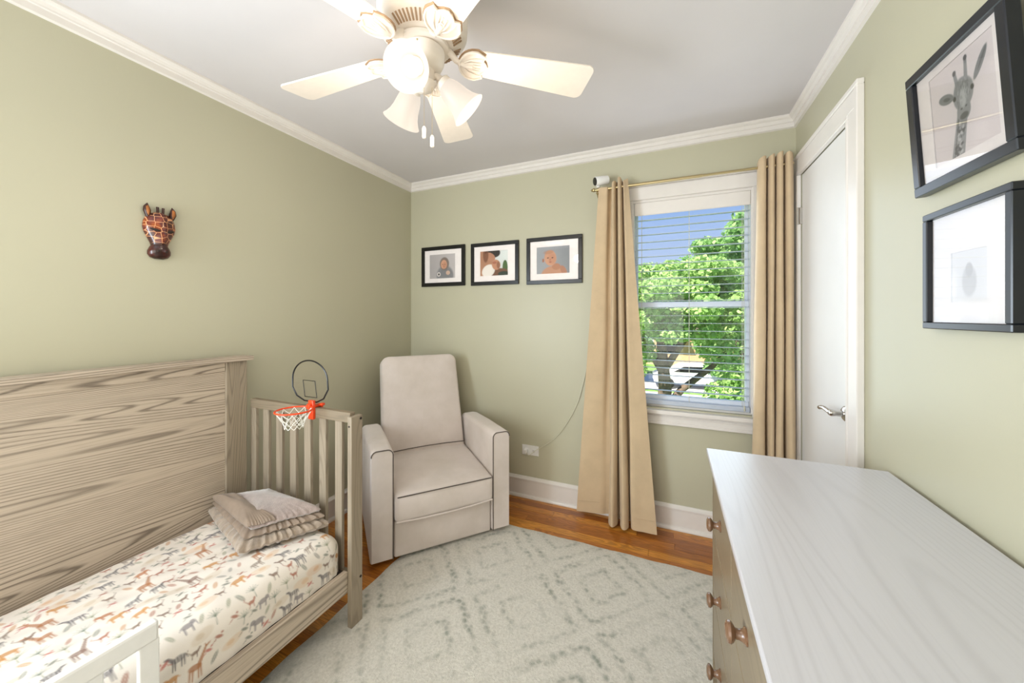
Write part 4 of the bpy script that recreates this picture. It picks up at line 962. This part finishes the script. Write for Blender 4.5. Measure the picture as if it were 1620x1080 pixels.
# blade outline
bo = []
def arc(cx, cy, r, a0, a1, n=8): return [(cx + r * math.cos(a0 + (a1 - a0) * i / n), cy + r * math.sin(a0 + (a1 - a0) * i / n)) for i in range(n + 1)]
bo += [(.165, .047), (.165, -.047)]; bo += arc(.552, -.045, .026, -PI / 2 + .12, 0)[0:]; bo += arc(.552, .045, .026, 0, PI / 2 - .12)
pitch = math.radians(-11)
blade_me = MB().prism(bo[::-1], -.0028, .0028, Matrix.Translation((0, 0, zf(2.172))) @ Matrix.Rotation(pitch, 4, 'X'), .001).mesh('blade', M['fan'])
# medallion: shell shape under the blade root with ribs
sh_ = []
for i in range(13): a = PI / 2 + PI * i / 12; sh_.append((.165 + .050 * math.cos(a) * 1.0, .052 * math.sin(a)))
edge_y = [(-.052), (-.040), (-.026), (-.013), 0, .013, .026, .040, .052]; edge_x = [.172, .196, .190, .202, .208, .202, .190, .196, .172]
sh_ += [(x, y) for x, y in zip(edge_x, edge_y)]
MM = Matrix.Translation((0, 0, zf(2.163))) @ Matrix.Rotation(pitch, 4, 'X')
arm_mb = MB().prism(sh_[::-1], -.003, .004, MM, .0015)
arm_mb.tube([(.070, 0, zf(2.205)), (.085, 0, zf(2.190)), (.105, 0, zf(2.170)), (.135, 0, zf(2.160)), (.16, 0, zf(2.158))], [.013, .012, .010, .010, .007], 10)
arm_me = arm_mb.mesh('blade_iron', M['fan'])
orn = MB()
rimp = [tuple(MM @ Vector((x, y, -.005))) for x, y in sh_]; orn.tube(rimp, .0032, 6, closed=True)
for dy, rr0 in ((.030, .022), (.015, .03), (-.015, .03), (-.030, .022)):
    orn.tube([tuple(MM @ Vector(p)) for p in ((.130, dy * .3, -.005), (.150, dy * .8, -.006), (.172, dy, -.006), (.188, dy * 1.1, -.004))], [.002, .003, .003, .0015], 6)
orn.tube([tuple(MM @ Vector((.150 + .014 * math.cos(a), .010 * math.sin(a), -.006))) for a in np.linspace(0, 2 * PI, 14)[:-1]], .0022, 6, closed=True)
orn.tube([tuple(MM @ Vector(p)) for p in ((.16, -.006, -.006), (.185, -.006, -.006))], .0018, 6).tube([tuple(MM @ Vector(p)) for p in ((.16, .006, -.006), (.185, .006, -.006))], .0018, 6)
orn_me = orn.mesh('scroll_relief', M['fan'])
und = MB().prism([((x - .16) * 1.09 + .16, y * 1.10) for x, y in sh_][::-1], 0, .003, Matrix.Translation((0, 0, .0035)) @ MM, 0).mesh('iron_shadow_edge', M['fan_dark'])  # tan rim plate standing in for the iron's shadow on the blade
for k in range(5):
    a = math.radians(182.5 - 72 * k)
    bo_ = part('blade', blade_me, None, fan); bo_.rotation_euler = (0, 0, a)
    ir = part('blade_iron', arm_me, None, fan); ir.rotation_euler = (0, 0, a)
    part('scroll_relief', orn_me, None, ir); part('shadow_edge', und, None, ir, label='tan painted shadow edge round the blade iron')
for k, az in enumerate((38, 158, 290)):
    a = math.radians(az); ca, sa = math.cos(a), math.sin(a)
    tl = math.radians(54 if k == 2 else 47)
    # shade local +z = axis out of the mouth
    ax_ = Vector((ca * math.sin(tl), sa * math.sin(tl), -math.cos(tl)))
    R = ax_.to_track_quat('Z', 'Y').to_matrix().to_4x4()
    nk = Vector((ca * .052, sa * .052, zf(2.098)))
    MS = Matrix.Translation(nk) @ R
    arm_ = part('light_arm', MB().tube([(ca * .02, sa * .02, zf(2.10)), (ca * .040, sa * .040, zf(2.106)), tuple(nk), tuple(nk + ax_ * .012)], [.010, .011, .013, .018], 12).lathe([(.018, .004), (.026, .010), (.027, .030), (.024, .034)], 24, MS), M['fan'], fan)
    part('thumb_screw', Eb(*(MS @ Vector((.030, 0, .022))), .004, .004, .004), M['brass'], arm_)
    pr = [(.0245, .022), (.030, .030), (.036, .045), (.040, .065), (.043, .085), (.049, .105), (.058, .122), (.064, .130)]
    pin = [(r - .003, z) for r, z in pr][::-1]
    part('glass_shade', MB().lathe(pr + pin, 40, MS, cap=False), M['shade'], fan)
    part('bulb', MB().lathe([(.012, .028), (.014, .04), (.024, .062), (.028, .080), (.024, .098), (.012, .108), (0, .110)], 24, MS), M['bulb'], fan)
    p = Vector((FX, FY, RZ)) + MS @ Vector((0, 0, .215))
    lamp('fan_lamp', 'POINT', p, 2.0, (1.0, 0.87, 0.72), shadow_soft_size=.045)
for (dx, dy, z1, nm) in ((.012, -.012, 1.902, 0), (.030, .006, 1.878, 1)):
    ch = MB(); zz = 2.06
    while zz > z1 + .028:
        ch.add(*((lambda q: (q.v, q.f))(Eb(dx, dy, zf(zz), .0016, .0016, .0022)) if False else ([(dx - .001, dy, zf(zz)), (dx + .001, dy, zf(zz)), (dx, dy - .001, zf(zz)), (dx, dy + .001, zf(zz)), (dx, dy, zf(zz - .002)), (dx, dy, zf(zz + .002))], [(0, 2, 4), (2, 1, 4), (1, 3, 4), (3, 0, 4), (2, 0, 5), (1, 2, 5), (3, 1, 5), (0, 3, 5)])))
        zz -= .0042
    ch.tube([(dx, dy, zf(2.06)), (dx, dy, zf(z1 + .02))], .0006, 5)
    pcn = part('pull_chain', ch, M['brass'], fan)
    part('chain_fob', MB().lathe([(0, zf(z1 + .030)), (.004, zf(z1 + .027)), (.0065, zf(z1 + .020)), (.006, zf(z1)), (.0065, zf(z1 - .006)), (.004, zf(z1 - .010)), (0, zf(z1 - .011))], 14, Matrix.Translation((dx, dy, 0))), M['fan'], pcn)

# ------------------------------------------------------------------ outside: lawn, street, trees, house, car
GZ = -3.1
def grass_mat():
    m, nt, bs = new_mat('lawn_grass'); n = nd(nt, 'ShaderNodeTexNoise', {'Vector': coords(nt), 'Scale': 3.0, 'Detail': 6.0})
    nt.links.new(ramp(nt, n.outputs[0], [(0.3, lin('#4d7a2c')), (0.7, lin('#86b052'))]), bs.inputs['Base Color']); bs.inputs['Roughness'].default_value = 0.9; return m
struct('lawn', MB().box(-25, 30, .6, 60, GZ - .2, GZ), grass_mat())
M['asphalt'] = plain('pale_street', '#c9c8c8', 0.9, noise=.05, nscale=2)
struct('road', MB().box(-25, 30, 21, 27, GZ, GZ + .02), M['asphalt'])
struct('pavement', MB().box(-25, 30, 18.6, 19.9, GZ, GZ + .05).box(5.2, 8.2, 10.5, 21, GZ, GZ + .03), plain('concrete', '#d8d4cd', .9, noise=.04, nscale=3))
def leaf_mat(name, c0, c1, c2):
    m = bpy.data.materials.new(name); m.use_nodes = True; nt = m.node_tree; bs = nt.nodes['Principled BSDF']; o = nt.nodes['Material Output']
    g = nt.nodes.new('ShaderNodeNewGeometry')
    n = nd(nt, 'ShaderNodeTexNoise', {'Vector': coords(nt), 'Scale': 0.9, 'Detail': 3.0})
    f = math_(nt, 'ADD', math_(nt, 'MULTIPLY', g.outputs['Random Per Island'], .5), math_(nt, 'MULTIPLY', n.outputs[0], .5))
    c = ramp(nt, f, [(0.25, lin(c0)), (0.5, lin(c1)), (0.8, lin(c2))]); nt.links.new(c, bs.inputs['Base Color']); bs.inputs['Roughness'].default_value = .55
    t = nd(nt, 'ShaderNodeBsdfTranslucent', {'Color': c}); mx = nd(nt, 'ShaderNodeMixShader', {0: .5, 1: bs.outputs[0], 2: t.outputs[0]}); nt.links.new(mx.outputs[0], o.inputs[0]); return m
LM = [leaf_mat('leaf_bright', '#83ac5e', '#abcf7c', '#d8eaa8'), leaf_mat('leaf_mid', '#72a35c', '#9ac57a', '#c8e2a0'), leaf_mat('leaf_cool', '#78a678', '#98c090', '#bcd8ac')]  # leaf greens paled so the colour carries the haze outside
M['bark'] = plain('bark', '#6b5a4c', .95, noise=.3, nscale=9, bmp=.4)
def leaves_mesh(name, blobs, n, size, mat, seed):
    r = np.random.RandomState(seed); vol = np.array([b[3] * b[4] * b[5] for b in blobs]) ** .75; pick = r.choice(len(blobs), n, p=vol / vol.sum()); B = np.array(blobs)[pick]
    d = r.normal(size=(n, 3)); d /= np.linalg.norm(d, axis=1)[:, None]; rad = r.uniform(.25, 1, n) ** .45
    c = B[:, :3] + d * B[:, 3:6] * rad[:, None]
    nn = d * .6 + r.normal(size=(n, 3)) * .7 + np.array([0, -.1, .5]); nn /= np.linalg.norm(nn, axis=1)[:, None]
    a = np.cross(nn, r.normal(size=(n, 3))); a /= np.linalg.norm(a, axis=1)[:, None]; b2 = np.cross(nn, a); s = size * r.uniform(.6, 1.3, n)[:, None]
    # maple-like leaf: six points
    sh = [(0, -1), (.55, -.35), (.8, .35), (.0, 1.0), (-.8, .35), (-.55, -.35)]
    V = np.stack([c + a * s * x * .8 + b2 * s * y + nn * s * .15 * abs(x) for x, y in sh], 1).reshape(-1, 3)
    me = bpy.data.meshes.new(name); me.vertices.add(n * 6); me.vertices.foreach_set('co', V.ravel().astype(np.float32)); me.loops.add(n * 6); me.loops.foreach_set('vertex_index', np.arange(n * 6, dtype=np.int32))
    me.polygons.add(n); me.polygons.foreach_set('loop_start', np.arange(0, n * 6, 6, dtype=np.int32)); me.polygons.foreach_set('loop_total', np.full(n, 6, dtype=np.int32)); me.update(calc_edges=True); me.materials.append(mat); return me
def tree(label, x, y, trunk, blobs, n, size, mat, seed):
    t = thing('tree', label, 'tree', (x, y, GZ), group='trees outside the window')
    tm = MB()
    for pth_, r0, r1 in trunk: tm.tube(pth_, [r0 + (r1 - r0) * i / (len(pth_) - 1) for i in range(len(pth_))], 12)
    part('trunk', tm, M['bark'], t)
    part('foliage', leaves_mesh('foliage', blobs, n, size, mat, seed), None, t, kind='stuff')
def blobs_in(cx, cy, cz, R, H, k, r, seed):
    q = random.Random(seed); out = []
    for _ in range(k):
        a = q.uniform(0, 2 * PI); rr = R * q.random() ** .6; zz = q.uniform(-1, 1); f = math.sqrt(max(0, 1 - zz * zz * .8)); out.append((cx + rr * f * math.cos(a), cy + rr * f * math.sin(a), cz + zz * H, r * q.uniform(.7, 1.2), r * q.uniform(.7, 1.2), r * q.uniform(.45, .8)))
    return out
tree('bright green maple tree with a leaning trunk in the middle of the window view', 1.75, 11.0,
     [([(0, 0, 0), (.05, 0, 1.0), (.1, 0, 2.0), (0, 0, 3.2), (-.1, 0, 5.2)], .30, .12), ([(.1, 0, 1.2), (.6, .1, 1.9), (1.5, .2, 2.7), (2.3, .2, 3.6)], .15, .06), ([(.1, 0, 2.4), (-.6, .2, 3.5), (-1.4, .2, 4.6)], .15, .05), ([(.1, 0, 2.6), (.8, -.2, 3.8), (1.2, -.3, 5.0)], .13, .05)],
     [(a, b * .62, c, d, e, f) for a, b, c, d, e, f in blobs_in(.3, 0, 4.95, 3.3, 1.05, 60, .60, 5)] + [(-1.0, 0, 2.5, .55, .5, .45), (-1.1, .3, 1.7, .5, .5, .4), (-.7, -.2, 3.2, .6, .5, .45), (1.7, 0, 3.3, .7, .5, .5), (2.2, 0, 2.6, .6, .5, .5), (1.9, .1, 1.9, .65, .5, .4), (2.4, 0, 1.3, .5, .4, .3)], 30000, .08, LM[0], 1)
tree('tall yellow-green tree filling the right side of the window view', 5.3, 17.0,
     [([(0, 0, 0), (.05, 0, 2.0), (0, 0, 4.0), (0, 0, 8.0)], .30, .08), ([(0, 0, 2.2), (-.9, 0, 3.4), (-1.4, 0, 4.6)], .12, .04)],
     blobs_in(.1, 0, 6.2, 2.6, 3.0, 56, .85, 9) + [(-1.6, 0, 3.0, .8, .6, .5), (-.9, 0, 2.0, 1.0, .7, .5), (.2, 0, 2.0, 1, .8, .6)], 24000, .11, LM[1], 2)
tree('cooler green tree further back behind the maple', -.6, 22.0, [([(0, 0, 0), (0, 0, 3), (0, 0, 6)], .3, .1)], [(a, b * .7, c, d, e, f) for a, b, c, d, e, f in blobs_in(0, 0, 4.7, 2.7, 2.0, 44, .8, 14)], 15000, .12, LM[2], 3)
tree('distant green tree behind the house on the right', 8.5, 45.0, [([(0, 0, 0), (0, 0, 4), (0, 0, 8)], .35, .1)], blobs_in(0, 0, 7.6, 6.2, 4.6, 44, 1.7, 21), 13000, .25, LM[2], 4)
tree('distant green tree behind the house on the left', -2.5, 46.0, [([(0, 0, 0), (0, 0, 4), (0, 0, 8)], .35, .1)], blobs_in(0, 0, 6.2, 4.4, 3.6, 40, 1.7, 25), 11000, .25, LM[2], 6)
# house across the street
hs = thing('house', 'tan brick house with pale gable across the street', 'house', (3.6, 33, GZ))
part('wall', MB().box(-5, 6, 0, 6, 0, 3.0), plain('tan_brick', '#c09a78', .9, noise=.1, nscale=6), hs)
part('roof', MB().add([(-5.5, -.6, 2.9), (6.5, -.6, 2.9), (6.5, 3, 5.2), (-5.5, 3, 5.2), (-5.5, 6.6, 2.9), (6.5, 6.6, 2.9)], [(0, 1, 2, 3), (3, 2, 5, 4), (0, 3, 4), (1, 5, 2), (0, 4, 5, 1)]), plain('brown_shingles', '#6d6058', .9, noise=.15, nscale=5), hs)
part('porch_gable', MB().add([(-2.6, -1.4, 2.6), (-.2, -1.4, 2.6), (-1.4, -1.4, 3.9), (-2.6, 2, 2.6), (-.2, 2, 2.6), (-1.4, 2, 3.9)], [(0, 1, 2), (0, 2, 5, 3), (1, 4, 5, 2), (0, 3, 4, 1)]), plain('white_siding', '#e2dfda', .7), hs)
for x in (-3.6, -1.4, 1.5, 4.0):
    wf = part('window', MB().box(x - .6, x + .6, -.06, 0.0, 1.0, 2.3), M['white_plastic'], hs)
    part('pane', MB().box(x - .52, x + .52, -.08, -.055, 1.08, 2.22), M['black'], wf)
# parked car
def car(label, x, y, rz, paint, L=4.4):
    c = thing('car', label, 'car', (x, y, GZ + .02), rz, 'cars parked on the street')
    bd = [(-2.2, .35), (-2.2, .8), (-1.9, .92), (-1.3, 1.0), (-.6, 1.42), (.7, 1.45), (1.3, 1.02), (2.05, .88), (2.2, .6), (2.2, .35)]
    part('body', MB().prism(bd, -.85, .85, Matrix.Rotation(PI / 2, 4, 'X'), .06), paint, c)
    gl = [(-1.1, 1.03), (-.56, 1.36), (.66, 1.39), (1.12, 1.03)]
    part('side_windows', MB().prism(gl, -.87, .87, Matrix.Rotation(PI / 2, 4, 'X')), M['black'], c)
    for wx in (-1.4, 1.35):
        for wy in (-.8, .8): part('wheel', MB().lathe([(.1, -.11), (.33, -.11), (.34, 0), (.33, .11), (.1, .11)], 20, Matrix.Translation((wx, wy, .33)) @ Matrix.Rotation(PI / 2, 4, 'X')), M['black'], c)
car('white car parked on the street at the foot of the maple trunk', 3.2, 22.3, .1, plain('white_car_paint', '#f0f0f2', .25, noise=.01))
car('silver car parked on the street under the right tree', 8.6, 22.5, .05, plain('silver_car_paint', '#c8ccd2', .25, .3))
